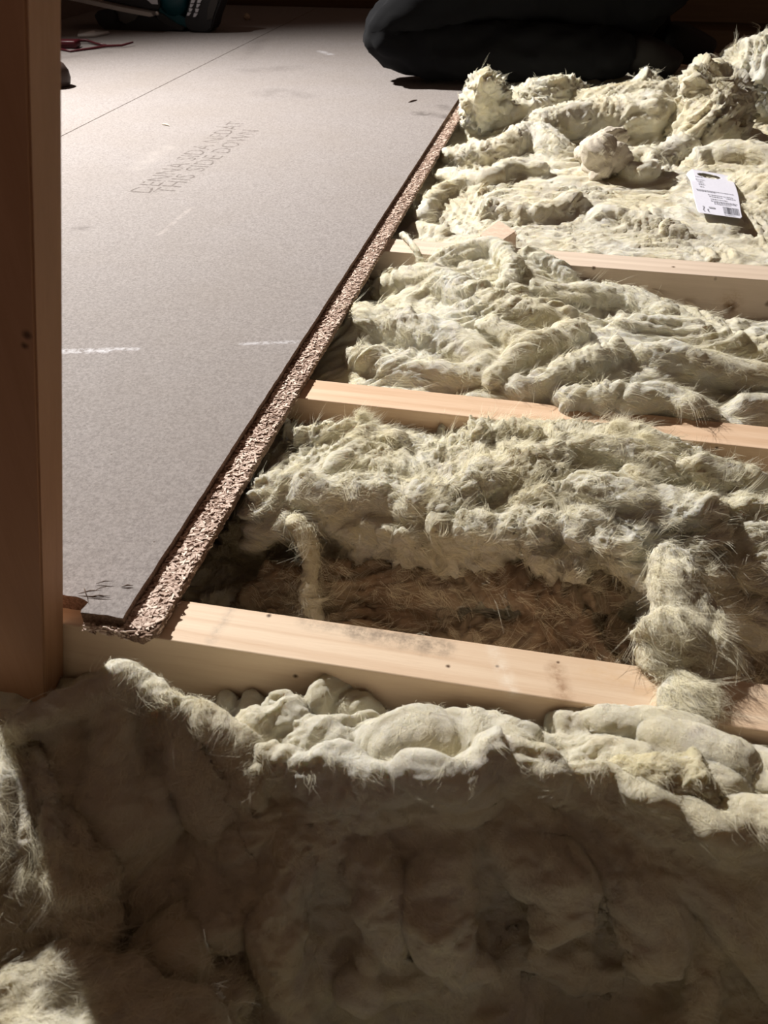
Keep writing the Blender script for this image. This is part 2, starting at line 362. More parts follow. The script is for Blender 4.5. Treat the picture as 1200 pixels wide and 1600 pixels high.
joist(.887, .938, 'second pale pine joist from the camera, bare between two bays of wool', -1.55, 1.1, M_j2, -.003)
joist(1.413, 1.477, 'third pale pine joist with dark knots, wooden offcut standing on it', -1.55, 1.2, M_j3, -.003)
for y in (1.98, 2.56, 3.16, 3.76, 4.3):
    pass
M_jf = wood('joist_timber_hidden', pale0, pale1, 'X')
r = joist(3.30, 3.35, 'pine joist farthest back, half buried beyond the kneeling person', -1.55, 1.5, M_jf)

# ------------------------------------------------------------------ leaning post (truss web)
def atx(px, py, X):
    d = ray(px, py); t = X/d.x; return Vector((X, d.y*t, CAM_H+d.z*t))
def post():
    r = empty('timber_post', (-.40, .38, -.16)); tag(r, 'brown timber post at the left edge of the photo, its wide face in shadow', 'post')
    y1 = .4565; wd = .034; th = .078; a = aty(100, 1075, y1); b = aty(97, 0, y1); sl = (b.x-a.x)/(b.z-a.z); bm = BM(); vs = []
    for z in (-.16, 1.3):
        x = a.x+sl*(z-a.z); vs.append([bm.verts.new((x-th, y1-wd, z)), bm.verts.new((x, y1-wd, z)), bm.verts.new((x, y1, z)), bm.verts.new((x-th, y1, z))])
    bm.faces.new(vs[0][::-1]); bm.faces.new(vs[1])
    for k in range(4): bm.faces.new((vs[0][k], vs[0][(k+1) % 4], vs[1][(k+1) % 4], vs[1][k]))
    bmesh.ops.bevel(bm, geom=list(bm.edges), offset=.0015, segments=2, affect='EDGES')
    pl = [a+Vector((0, -wd, 0))]; nn = Vector((0, 1, 0))
    def onface(px, py):
        d = ray(px, py); c = Vector((0, 0, CAM_H)); return c+d*((pl[0]-c).dot(nn)/d.dot(nn))
    M_post = wood('post_timber', (.40, .225, .135), (.31, .165, .09), 'Z', [(onface(42, 523), .0030), (onface(38, 540), .0024)], sc=.8, rough=.6)
    build('timber', bm, M_post, r)
post()

# ------------------------------------------------------------------ chipboard deck
def jag(p, q, step, amp, seed=0):
    rr = random.Random(seed); p = Vector(p); q = Vector(q); n = max(2, int((q-p).length/step)); d = (q-p).normalized(); s = Vector((-d.y, d.x)); out = []; prev = 0
    for k in range(n):
        prev = prev*.6+rr.uniform(-1, 1)*amp; out.append(tuple(p+(q-p)*(k/n)+s*prev*(0 if k == 0 else 1)))
    return out
def board_mat(name, marks):
    n = NT(name); v = n.obj()
    f = n.noise(v, 260, 4, .75); g = n.noise(n.map(v, (700, 230, 400), .4), 1, 3, .7, 1.5); big = n.noise(v, 3.2, 5, .6)
    col = n.mix(n.ramp(f, [(.36, 0), (.64, 1)]), (.168, .149, .143), (.292, .268, .260))
    col = n.mix(n.math('MULTIPLY', n.ramp(g, [(.55, 0), (.68, 1)]), .5), col, (.39, .355, .33))
    col = n.mix(n.math('MULTIPLY', n.ramp(g, [(.28, 1), (.38, 0)]), .6), col, (.13, .105, .09))
    col = n.mix(n.math('MULTIPLY', n.ramp(big, [(.42, 0), (.68, 1)]), .28), col, (.20, .17, .145))
    sp = n.math('MULTIPLY', n.ramp(n.vor(v, 38), [(.03, 1), (.05, 0)]), n.ramp(n.noise(v, 14, 1), [(.5, 0), (.54, 1)]))
    col = n.mix(sp, col, (.10, .075, .06))
    for p0, p1, wd, c, amt, ns in marks:
        m = n.math('MULTIPLY', n.seg(v, p0, p1, wd, .6), n.ramp(n.noise(v, ns, 4, .7), [(.38, 0), (.6, 1)])); col = n.mix(n.math('MULTIPLY', m, amt), col, c)
    return n.set(Base_Color=col, Roughness=.82, Normal=n.bump(n.math('ADD', f, g), .35, .0005))
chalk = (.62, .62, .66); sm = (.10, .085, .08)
marks = [(at(60, 549, BT), at(168, 548, BT), .006, chalk, .75, 130), (at(165, 545, BT), at(214, 545, BT), .004, chalk, .55, 130), (at(378, 537, BT), at(462, 534, BT), .004, chalk, .5, 130),
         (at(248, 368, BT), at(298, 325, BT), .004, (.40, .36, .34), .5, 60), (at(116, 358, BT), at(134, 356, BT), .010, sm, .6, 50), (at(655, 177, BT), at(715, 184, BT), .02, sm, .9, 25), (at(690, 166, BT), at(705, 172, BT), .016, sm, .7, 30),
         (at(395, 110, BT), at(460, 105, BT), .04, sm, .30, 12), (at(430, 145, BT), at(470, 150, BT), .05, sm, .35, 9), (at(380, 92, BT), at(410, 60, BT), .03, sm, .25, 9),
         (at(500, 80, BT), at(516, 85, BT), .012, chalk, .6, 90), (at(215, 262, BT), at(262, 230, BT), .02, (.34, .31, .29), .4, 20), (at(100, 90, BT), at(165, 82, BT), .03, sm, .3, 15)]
M_board = board_mat('chipboard_face', marks)
ne = NT('chipboard_edge'); v_ = ne.obj(); e_ = ne.noise(v_, 420, 4, .75)
M_edge = ne.set(Base_Color=ne.mix(ne.ramp(e_, [(.35, 0), (.65, 1)]), (.10, .06, .042), (.33, .225, .165)), Roughness=.9, Normal=ne.bump(e_, .8, .0016))
nf = NT('chip_flakes'); gi = nf.node('ShaderNodeNewGeometry').outputs['Random Per Island']
M_flake = nf.set(Base_Color=nf.ramp(gi, [(0, (.30, .20, .15)), (.3, (.50, .37, .30)), (.7, (.66, .52, .44)), (1, (.82, .70, .60))]), Roughness=.7)
JX0 = Vector(at(105, 215, BT)); JX1 = Vector(at(470, 20, BT))
def jx(y): return -1.232-.018*max(0, (y-1.9))/2.2
def deck(outline, label, x_in):
    r = empty('chipboard_panel', (sum(p[0] for p in outline)/len(outline), sum(p[1] for p in outline)/len(outline), 0)); tag(r, label, 'chipboard', 'chipboard floor panels')
    bm = BM(); prism(bm, outline, .0004, BT); o = build('panel', bm, M_board, r); o.data.materials.append(M_edge)
    for p in o.data.polygons:
        if abs(p.normal.z) < .5: p.material_index = 1
    return r
EX = -.335
c = [at(192, 966, BT), at(168, 961, BT), at(126, 957, BT), at(131, 949, BT), at(138, 941, BT), at(119, 932, BT), at(98, 929, BT), at(60, 922, BT)]
near = []
for k, (p, q) in enumerate(zip(c, c[1:])): near += jag(p.xy, q.xy, .004, .0006, k)
near.append(tuple(c[-1].xy)); near += jag(c[-1].xy, (jx(.4), .49), .01, .001, 33)
outline = jag((EX, 4.36), (EX, c[0].y), .007, .00035, 5)+near+[(jx(.4)+.002, .49), (jx(1.9)+.0015, 1.9), (jx(4.3)+.0015, 4.36)]
main = deck(outline, 'grey-brown chipboard panel with faded printed text and a long chip-filled edge', 0)
outline = [(jx(.4)-.0015, .62), (jx(1.9)-.0015, 1.9), (jx(4.3)-.0015, 4.36), (-2.24, 4.36), (-2.24, .62)]
deck(outline[::-1], 'grey-brown chipboard panel on the left carrying the circular saw', 0)
# lower lip of the edge, with its loose surface of pressed chips
LH = BT-.0080; LX = -.304
lip_o = [(EX-.002, 4.36), (EX-.002, .452)]+jag((EX-.002, .452), (LX-.006, .447), .003, .0008, 8)+[(LX, .462)]+jag((LX, .462), (LX, 4.36), .006, .0006, 9)
bm = BM(); prism(bm, lip_o, .0006, LH-.0006); build('edge_lip', bm, M_edge, main)
def flakes():
    vs = []; fs = []
    def one(cx, cy, cz, L, W, a, tx, ty):
        R_ = Matrix.Rotation(a, 3, 'Z') @ Matrix.Rotation(tx, 3, 'X') @ Matrix.Rotation(ty, 3, 'Y'); t = .0004; b = len(vs)
        k1 = random.uniform(.3, .8)
        for x, y, z in ((-L, -W*k1, t), (L*.8, -W, t), (L, W*k1, t), (-L*.8, W, t), (-L, -W*k1, -t), (L*.8, -W, -t), (L, W*k1, -t), (-L*.8, W, -t)):
            p = R_ @ Vector((x/2, y/2, z)); vs.append((p.x+cx, p.y+cy, p.z+cz))
        fs.extend([(b, b+1, b+2, b+3), (b, b+4, b+5, b+1), (b+1, b+5, b+6, b+2), (b+2, b+6, b+7, b+3), (b+3, b+7, b+4, b)])
    y = .4525
    for k in range(5200):
        t = k/5200; y = .458+(2.75-.458)*t**1.35
        xm = LX-.0012-(.004 if y < .47 else 0)
        one(random.uniform(EX+.001, xm), y+random.uniform(-.002, .002), LH+random.uniform(-.0009, .0009), random.uniform(.003, .0115), random.uniform(.0011, .003), random.gauss(0.5, .9), random.gauss(-.0, .12), random.gauss(-.03, .09))
    for k in range(420):      # flakes sticking out of the vertical faces and the broken end
        y = .46+2.0*random.random()**1.5
        one(LX+random.uniform(-.0012, .0002), y, random.uniform(.001, LH-.001), random.uniform(.003, .008), random.uniform(.001, .002), random.gauss(1.5, .3), 1.4, random.gauss(0, .2))
    for k in range(160):
        p = Vector(at(random.uniform(100, 236), 968, BT)); one(random.uniform(-.37, LX-.004), .4515+random.uniform(-.002, .002), random.uniform(.001, .011), random.uniform(.003, .007), random.uniform(.001, .002), random.gauss(0, .3), 1.3, random.gauss(0, .3))
    me = bpy.data.meshes.new('pressed_chips'); me.from_pydata(vs, [], fs); o = link('pressed_chips', me, M_flake, main); o['kind'] = 'stuff'
flakes()
# torn splinters of the broken corner
bm = BM()
for (a, b, z0, z1, w_) in [((150, 912), (176, 908), .001, .003, .0009), ((122, 928), (158, 922), .001, .004, .0012), ((136, 933), (172, 931), .0006, .002, .0009), ((190, 917), (208, 915), .0006, .0012, .0012), ((131, 918), (134, 930), .001, .005, .0008), ((146, 924), (166, 917), .002, .006, .0007)]:
    tube(bm, [at(*a, BT+z0), (at(*a, BT+z0)+at(*b, BT+z1))/2+Vector((0, .0008, .0008)), at(*b, BT+z1)], [w_*.2, w_*.6, w_*.15], 6)
build('torn_splinter', bm, plain('dark_splinter', (.10, .06, .04), .9), main)
# printed lines on the panel
n_ = NT('stamp_ink'); v_ = n_.obj(); tr_ = n_.node('ShaderNodeBsdfTransparent'); mx_ = n_.node('ShaderNodeMixShader')
n_.put(mx_.inputs[0], n_.math('MULTIPLY', n_.ramp(n_.noise(v_, 130, 4, .7), [(.40, .0), (.58, 1)]), n_.ramp(n_.node('ShaderNodeSeparateXYZ').outputs[1], [(0, .8), (1, .8)])))
n_.set(Base_Color=(.15, .125, .115), Roughness=.9); n_.t.links.new(tr_.outputs[0], mx_.inputs[1]); n_.t.links.new(n_.b.outputs[0], mx_.inputs[2]); n_.t.links.new(mx_.outputs[0], n_.n['Material Output'].inputs[0]); M_ink = n_.m
M_ink2 = M_ink
def text_mesh(name, s, size, mat, parent, mw, bold=0, spacing=1, fill=.0):
    cu = bpy.data.curves.new('t', 'FONT'); cu.body = s; cu.size = size; cu.space_character = spacing; cu.offset = bold; cu.resolution_u = 2
    o = bpy.data.objects.new('t', cu); COL.objects.link(o); dg = bpy.context.evaluated_depsgraph_get(); me = bpy.data.meshes.new_from_object(o.evaluated_get(dg))
    bpy.data.objects.remove(o); me.transform(mw); return link(name, me, mat, parent)
def text_width(s_):
    cu = bpy.data.curves.new('t', 'FONT'); cu.body = s_; cu.size = 1
    o = bpy.data.objects.new('t', cu); COL.objects.link(o); bpy.context.view_layer.update(); wd = o.dimensions.x; bpy.data.objects.remove(o); return wd
def line_on_board(s, p0, p1, hgt, name, bold=0):
    a = at(*p0, BT); b = at(*p1, BT); d = (b-a); L = d.length; d.normalize(); n_ = Vector((0, 0, 1)); u = n_.cross(d)
    M_ = Matrix(((d.x, u.x, n_.x, a.x), (d.y, u.y, n_.y, a.y), (d.z, u.z, n_.z, BT+.00025), (0, 0, 0, 1)))
    full = text_width(s); pos = 0
    for wd_ in s.split(' '):
        x0 = text_width(s[:pos]+'|')-text_width('|') if pos else 0
        text_mesh(name, wd_, 1, M_ink, main, M_ @ Matrix.Diagonal((L/full, hgt/.72, 1, 1)) @ Matrix.Translation((x0, 0, 0)), bold); pos += len(wd_)+1
line_on_board('DENNA SIDA NEDÅT', (232, 303), (384, 192), .048, 'printed_word', -.008)
line_on_board('THIS SIDE DOWN', (268, 303), (404, 205), .046, 'printed_word', -.008)

# ================================================================== GLASS WOOL
W_main = wool_mat('glass_wool', 0, .30); W_yel = wool_mat('glass_wool_yellow', 0, .55, .12); W_brown = wool_mat('glass_wool_brown', .9, .6); W_cool = wool_mat('glass_wool_pale', 0, .12)
W_fore = wool_mat('glass_wool_foreground', 0, .25, .12)

# ---- bay between first and second joist
f = ground([(330, 850, -.12), (380, 790, -.03), (430, 690, -.035), (480, 655, -.035), (560, 655, -.035), (480, 740, -.012), (420, 830, -.04), (400, 870, -.09), (520, 800, -.012), (620, 800, -.010), (600, 720, 0),
            (620, 665, -.03), (700, 672, -.022), (760, 660, .0), (820, 655, .008), (880, 668, .014), (960, 680, .016), (1050, 700, .005), (1120, 715, -.02), (1180, 740, -.035), (1240, 760, -.04), (700, 740, .008), (800, 720, .025), (900, 740, .03), (1000, 740, .02), (1100, 780, .012), (1180, 790, 0), (1290, 800, -.01),
            (700, 820, .004), (790, 830, .006), (900, 820, .028), (1000, 830, .025), (1080, 860, .018), (1150, 860, .008), (1200, 880, 0), (900, 880, .0), (1000, 900, .0), (1180, 960, -.035), (1260, 980, -.04)], .035)
bm = BM()
slab(bm, lambda X, Y: np.where(Y < .655+.02*np.sin(X*14)+.03*np.clip((X+.02)/.2, -1, 1)*-1, -.125+0*X, f(X, Y)), -.42, .62, .632, .884, -.17, .007)
roll(bm, [(392, 838, -.045, .016), (430, 818, -.03, .020), (470, 812, -.028, .018), (540, 822, -.03, .017), (610, 832, -.032, .018), (680, 852, -.035, .017), (760, 868, -.035, .018), (820, 866, -.03, .014)])
roll(bm, [(400, 800, -.02, .022), (450, 770, -.008, .026), (520, 780, -.004, .024), (600, 775, 0, .024), (660, 790, .002, .02)])
roll(bm, [(640, 800, 0, .02), (720, 775, .010, .022), (800, 745, .022, .022), (870, 720, .03, .018)])
roll(bm, [(690, 830, -.005, .02), (760, 832, -.004, .022), (830, 800, .008, .02)])
roll(bm, [(855, 770, .022, .012), (835, 830, .006, .018), (850, 872, -.012, .020), (866, 902, -.03, .013)])          # hanging lobe
roll(bm, [(905, 800, .02, .014), (900, 850, .006, .016), (905, 885, -.01, .012), (890, 898, -.016, .007)])
roll(bm, [(920, 810, .022, .018), (960, 860, .008, .020), (1000, 895, -.004, .016), (1040, 905, -.01, .014)])
roll(bm, [(870, 700, .03, .016), (940, 705, .034, .018), (1010, 722, .032, .017), (1090, 745, .022, .018), (1160, 760, .008, .016)])
roll(bm, [(985, 740, .036, .012), (1000, 752, .036, .014)]); roll(bm, [(1120, 752, .022, .008), (1150, 748, .022, .009), (1185, 756, .018, .008)])
roll(bm, [(900, 770, .03, .02), (980, 785, .03, .022), (1060, 800, .026, .022), (1110, 830, .018, .018), (1090, 862, .01, .014)])
roll(bm, [(1140, 810, .006, .03), (1200, 830, .0, .034), (1260, 850, -.004, .034)], 18)
roll(bm, [(1150, 880, -.01, .034), (1200, 900, -.016, .036), (1270, 920, -.02, .036)], 18)
roll(bm, [(1120, 950, -.03, .020), (1180, 968, -.036, .022), (1260, 985, -.04, .022)])
roll(bm, [(740, 690, .012, .014), (800, 672, .012, .014), (840, 680, .014, .012)])
roll(bm, [(520, 742, .002, .010), (545, 722, .004, .011)]); roll(bm, [(592, 735, .008, .012), (606, 772, .006, .012)])
roll(bm, [(470, 690, -.024, .018), (540, 685, -.018, .02), (620, 700, -.008, .018)])
wool('insulation_batt', bm, W_main, 'pale torn glass wool filling the bay between the nearest and second joists', voxel=.0024, amp=.80, flow=.35, seed=1, sc=.8, fib=26000, fl=(.006, .022), fw=.00038, lift=1.0, group='glass wool in the joist bays')
# torn brown lower layer in the hollow behind the nearest joist
f = ground([('w', -.4, .62, -.12), ('w', -.25, .62, -.10), ('w', -.1, .62, -.085), (760, 960, -.09), (830, 960, -.06), (900, 950, -.05), (960, 960, -.06), (860, 1000, -.10), ('w', .2, .60, -.08), ('w', .35, .62, -.09), ('w', -.3, .56, -.15), ('w', 0, .55, -.14), ('w', .3, .56, -.14), ('w', .5, .6, -.12)], .04)
bm = BM(); slab(bm, f, -.48, .60, .512, .628, -.19, .008)
roll(bm, [(420, 895, -.085, .018), (520, 905, -.08, .022), (620, 915, -.075, .022), (720, 925, -.07, .02)]); roll(bm, [(400, 930, -.11, .022), (520, 950, -.11, .024), (640, 965, -.11, .022)])
roll(bm, [(760, 900, -.05, .022), (830, 925, -.05, .022), (900, 925, -.045, .022), (960, 930, -.05, .018)])
roll(bm, [(830, 980, -.08, .022), (900, 985, -.075, .02), (950, 1000, -.08, .015)])
roll(bm, [(1130, 990, -.08, .03), (1200, 1005, -.08, .03), (1280, 1010, -.08, .03)])
wool('insulation_batt', bm, W_brown, 'brownish torn lower layer of glass wool down in the hollow behind the nearest joist', voxel=.0028, amp=.8, flow=.2, seed=2, sc=.7, fib=6000, fl=(.008, .03), fw=.0003, lift=1.2, group='glass wool in the joist bays')

# ---- bay between second and third joist
f = ground([(500, 580, -.05), (540, 480, -.045), (600, 440, -.05), (530, 560, -.03), (600, 580, -.022), (700, 600, -.015), (800, 622, -.008), (900, 635, .0), (1000, 648, .0), (1080, 652, -.002), (1180, 650, -.03), (1250, 650, -.03), (600, 500, -.012), (680, 470, .0), (700, 420, .0), (760, 410, .012), (830, 412, .01), (880, 440, -.02), (1000, 460, -.05), (1080, 485, -.07), (1150, 495, -.075), (1220, 495, -.07), (1300, 500, -.07),
            (760, 480, .02), (850, 500, .012), (920, 480, -.01), (1000, 500, -.012), (1100, 520, -.02), (1200, 530, -.035), (700, 540, .004), (800, 560, .015), (900, 560, .018), (1000, 570, .02), (1100, 560, .01), (1180, 590, -.002), (1280, 600, -.01)], .045)
bm = BM(); slab(bm, f, -.44, .70, .944, 1.405, -.17, .009)
roll(bm, [(560, 500, -.02, .03), (640, 520, -.004, .03), (720, 545, .004, .028), (770, 580, .004, .022)])
roll(bm, [(600, 455, -.03, .024), (660, 440, -.004, .028), (720, 460, .012, .030), (790, 490, .026, .028), (870, 500, .022, .026), (890, 515, .018, .02)])
roll(bm, [(690, 410, .0, .022), (730, 395, .012, .020), (775, 392, .02, .020), (800, 420, .026, .017), (790, 450, .028, .016), (820, 470, .026, .014)])
roll(bm, [(740, 440, .012, .012), (755, 450, .012, .012)])
roll(bm, [(820, 400, .005, .016), (860, 415, .0, .016), (890, 435, -.01, .014)])
roll(bm, [(830, 460, .008, .02), (900, 465, .0, .024), (980, 475, -.01, .026), (1040, 500, -.012, .024)])
roll(bm, [(760, 510, .02, .018), (830, 540, .022, .020), (900, 520, .022, .022)])
roll(bm, [(560, 560, -.022, .022), (640, 585, -.012, .022), (720, 590, -.004, .022), (775, 592, .0, .018)])
roll(bm, [(770, 595, .006, .016), (805, 560, .018, .018), (835, 542, .024, .016), (850, 540, .024, .012)])
roll(bm, [(800, 610, .0, .018), (860, 600, .008, .022), (920, 570, .02, .022), (970, 550, .026, .018)])
roll(bm, [(880, 628, .002, .018), (960, 625, .008, .022), (1040, 625, .008, .022), (1100, 640, .004, .016)])
roll(bm, [(1000, 560, .02, .022), (1080, 570, .018, .026), (1160, 590, .006, .022), (1220, 600, 0, .022)])
roll(bm, [(960, 520, .006, .02), (1050, 520, .006, .026), (1120, 545, .004, .026), (1200, 560, -.006, .03)])
roll(bm, [(1130, 650, -.015, .016), (1190, 645, -.018, .018), (1260, 650, -.02, .018)])
roll(bm, [(1060, 640, .008, .012), (1100, 645, .004, .010)])
roll(bm, [(603, 438, -.03, .012), (608, 425, -.014, .006)]); roll(bm, [(675, 410, .0, .010), (690, 402, .008, .008), (700, 408, .006, .008)])
wool('insulation_batt', bm, W_cool, 'pale rolled and folded glass wool between the second and third joists', voxel=.0034, amp=.42, flow=-.45, seed=3, sc=1.05, fib=26000, fl=(.008, .024), fw=.00036, loft=.1, lift=.5, group='glass wool in the joist bays')

# ---- everything beyond the third joist
f = ground([(640, 370, -.05), (645, 330, -.03), (660, 290, -.035), (700, 240, -.04), (720, 195, -.03), (700, 360, -.008), (800, 378, -.006), (900, 388, -.004), (1000, 395, -.004), (1100, 402, -.004), (1200, 410, -.004), (1300, 420, -.01), (700, 300, .0), (800, 300, .012), (900, 310, .01), (1000, 310, .006), (1100, 320, .01), (1200, 330, .01), (1300, 330, .01),
            (740, 230, -.01), (820, 215, .02), (860, 235, .0), (900, 240, .01), (1000, 240, .0), (1100, 240, .0), (1200, 270, .02), (1300, 250, .02), (760, 185, .0), (850, 175, .03), (950, 175, .04), (1050, 165, .07), (1100, 190, .05), (1160, 215, -.03), (1200, 210, -.02), (1180, 170, -.02), (860, 150, .0), (950, 150, .03), (1020, 145, .03), (1150, 140, .05), (1200, 130, .07), (1300, 150, .05), (1300, 120, .06), (1080, 130, .0), (760, 160, .0), (700, 180, -.03)], .10)
bm = BM(); slab(bm, f, -.40, .80, 1.484, 3.26, -.17, .014)
R3 = [[(660, 345, -.012, .03), (680, 310, .0, .03), (730, 290, .006, .035)], [(650, 360, -.02, .025), (690, 365, -.005, .025)], [(690, 275, .0, .03), (760, 285, .02, .035), (800, 262, .03, .035), (850, 268, .03, .03)],
      [(700, 245, .0, .035), (770, 240, .02, .045), (830, 215, .04, .055), (865, 235, .03, .05), (900, 250, .02, .03)], [(960, 262, .02, .03), (985, 245, .035, .018), (1012, 246, .035, .018), (1018, 262, .03, .018), (995, 272, .026, .018), (972, 258, .03, .016)],
      [(840, 200, .05, .06), (930, 185, .06, .07), (1030, 175, .085, .07)], [(1020, 255, .01, .05), (1060, 235, .03, .05), (1080, 225, .04, .04)], [(1090, 255, .02, .05), (1160, 250, .03, .06), (1230, 260, .03, .06)],
      [(1120, 340, .0, .03), (1190, 345, .005, .04), (1250, 350, .005, .04)], [(1150, 290, .02, .045), (1210, 300, .03, .05)], [(760, 330, .008, .04), (840, 340, .01, .04), (900, 320, .015, .04)], [(930, 340, .01, .035), (1000, 350, .01, .035), (1060, 370, .005, .03)],
      [(730, 195, .01, .04), (790, 185, .03, .05), (850, 170, .04, .05)], [(900, 165, .04, .06), (990, 155, .06, .06), (1060, 150, .06, .06)]]
for k, r_ in enumerate(R3): roll(bm, [(p[0], p[1], p[2]-(.0 if k == 4 else .010), p[3]*(1 if k == 4 else .68)) for p in r_])
wool('insulation_batt', bm, W_yel, 'wide mat of yellowish glass wool beyond the third joist under the white product card', voxel=.006, amp=.42, flow=.1, seed=4, sc=1.0, fib=26000, fl=(.008, .026), fw=.00055, loft=.2, lift=.6, group='glass wool in the joist bays')
# separate torn pieces beyond the third joist
bm = BM(); roll(bm, [(758, 190, .0, .055), (757, 165, .05, .06), (758, 148, .085, .05), (757, 130, .125, .025), (757, 124, .14, .010)], 16); roll(bm, [(775, 160, .07, .04), (772, 140, .09, .022)])
wool('wool_tuft', bm, W_cool, 'upright pointed tuft of wool beside the end of the board edge, before the dark trousers', voxel=.005, amp=.9, seed=11, sc=.9, fib=700, fl=(.01, .03), fw=.0006)
bm = BM(); roll(bm, [(790, 180, .01, .05), (830, 165, .03, .06), (880, 150, .045, .05), (905, 158, .03, .04)], 16)
wool('wool_tuft', bm, W_main, 'low shaded roll of wool lying against the dark trousers', voxel=.006, amp=.8, seed=12, sc=1, fib=400, fl=(.01, .02), fw=.0006)
bm = BM(); roll(bm, [(1105, 225, .02, .08), (1110, 190, .06, .09), (1115, 165, .09, .085), (1105, 140, .12, .06), (1098, 122, .15, .045), (1092, 112, .165, .022)], 18); roll(bm, [(1125, 160, .10, .06), (1135, 175, .08, .05)])
wool('wool_tuft', bm, W_yel, 'tall ragged peak of yellowish wool at the upper right, above the white card', voxel=.006, amp=1, seed=13, sc=1.1, fib=700, fl=(.01, .03), fw=.0006)
bm = BM(); roll(bm, [(1140, 130, .05, .08), (1190, 118, .09, .10), (1240, 125, .09, .10)], 18); roll(bm, [(1190, 150, .04, .07), (1240, 150, .05, .08)])
wool('wool_tuft', bm, W_main, 'shaded mound of wool at the right edge behind the tall ragged peak', voxel=.007, amp=1, seed=14, sc=1.2, fib=400, fl=(.01, .03), fw=.0006)
bm = BM(); roll(bm, [(1003, 134, .07, .04), (1012, 132, .075, .04)], 14)
wool('wool_tuft', bm, W_main, 'small grey tuft in front of the dark trousers left of the ragged peak', voxel=.006, amp=.7, seed=15, fib=150, fl=(.01, .02), fw=.0006)
W_ball = NT('grey_wool'); _v = W_ball.obj(); W_ball = W_ball.set(Base_Color=W_ball.mix(W_ball.noise(_v, 90, 4), (.50, .44, .35), (.66, .61, .52)), Roughness=.95, Normal=W_ball.bump(W_ball.noise(_v, 260, 5, .7), .7, .002))
bm = BM(); roll(bm, [(934, 240, .055, .046), (936, 236, .060, .046)], 16); roll(bm, [(962, 246, .05, .034), (964, 243, .052, .034)], 14); roll(bm, [(930, 225, .04, .02), (948, 212, .065, .014), (968, 210, .06, .015), (975, 218, .045, .012)]); roll(bm, [(945, 262, .035, .02), (938, 270, .02, .018), (930, 277, .015, .012)]); roll(bm, [(908, 240, .03, .02), (918, 238, .04, .015)])
wool('wool_ball', bm, W_ball, 'round greyish ball of matted wool on the mat left of the white card', voxel=.004, amp=.32, seed=16, fib=250, fl=(.006, .012), fw=.0005)

# ---- hanging pieces over the nearest joist
bm = BM(); roll(bm, [(1045, 880, .02, .020), (1052, 915, .022, .022), (1066, 955, .012, .028, .7), (1078, 1005, .008, .034, .45), (1084, 1042, .004, .028, .35)], 20, 26)
roll(bm, [(1060, 985, .02, .022), (1020, 985, .018, .014), (992, 988, .016, .006)]); roll(bm, [(1040, 1000, .01, .018, .6), (1020, 1024, .007, .016, .6), (1030, 1044, .005, .013, .6)])
roll(bm, [(1112, 1005, .01, .018, .6), (1138, 1025, .007, .014, .6), (1144, 1044, .004, .008, .6)]); roll(bm, [(1100, 1055, .006, .012, .6), (1112, 1090, .006, .007, .6), (1124, 1116, .002, .0025)])
wool('hanging_tuft', bm, W_yel, 'large hanging tuft of white and yellow wool draped over the nearest joist', voxel=.0022, amp=.42, flow=-1.15, seed=21, sc=.62, fib=1700, fl=(.010, .022), fw=.00032, lift=.35, loft=.12)
bm = BM(); roll(bm, [(1080, 1062, .004, .016, .4), (1072, 1085, .005, .020, .3), (1065, 1110, .003, .020, .3), (1068, 1122, .002, .014, .3)], 16)
wool('wool_tuft', bm, W_cool, 'flat pale scrap of wool lying on the nearest joist below the hanging tuft', voxel=.0016, amp=.35, flow=-1.3, seed=22, sc=.5, fib=700, fl=(.006, .016), fw=.00025, smooth=2)
bm = BM(); roll(bm, [(462, 815, -.01, .012), (478, 840, -.02, .012), (486, 875, -.045, .010), (484, 905, -.06, .009), (482, 935, -.075, .011, .6), (492, 955, -.085, .009), (500, 968, -.09, .004)], 14, 30); roll(bm, [(490, 940, -.078, .005), (512, 934, -.074, .002)])
wool('wool_strand', bm, W_cool, 'thin twisted strand of wool hanging into the hollow near the broken board', voxel=.0017, amp=.3, flow=-1.4, seed=23, sc=.4, fib=350, fl=(.01, .03), fw=.0003, smooth=2)
bm = BM(); roll(bm, [(628, 366, .004, .006), (636, 372, .010, .0055), (648, 388, .014, .0055), (656, 405, .004, .006), (661, 425, -.012, .007), (662, 440, -.022, .009)], 10, 30)
wool('wool_strand', bm, W_cool, 'curved loose strand of wool crossing the left end of the third joist', voxel=.0017, amp=.2, flow=-1.2, seed=24, sc=.4, fib=200, fl=(.006, .014), fw=.0003, smooth=2)
for (pts, sd, lb) in [([(570, 668, -.014, .010), (566, 652, .0, .006), (562, 646, .008, .003)], 25, 'small frayed wisp standing up before the left part of the second joist'),
                      ([(965, 690, .02, .010), (958, 672, .034, .007), (968, 662, .04, .004)], 26, 'frayed curl of wool in front of the right part of the second joist'),
                      ([(1010, 700, .03, .010), (1005, 684, .042, .006)], 27, 'little tuft standing right of the frayed curl at the second joist')]:
    bm = BM(); roll(bm, pts, 10); wool('wool_wisp', bm, W_cool, lb, voxel=.0016, amp=.4, seed=sd, sc=.4, fib=700, fl=(.006, .018), fw=.00028, lift=1.5, smooth=2)

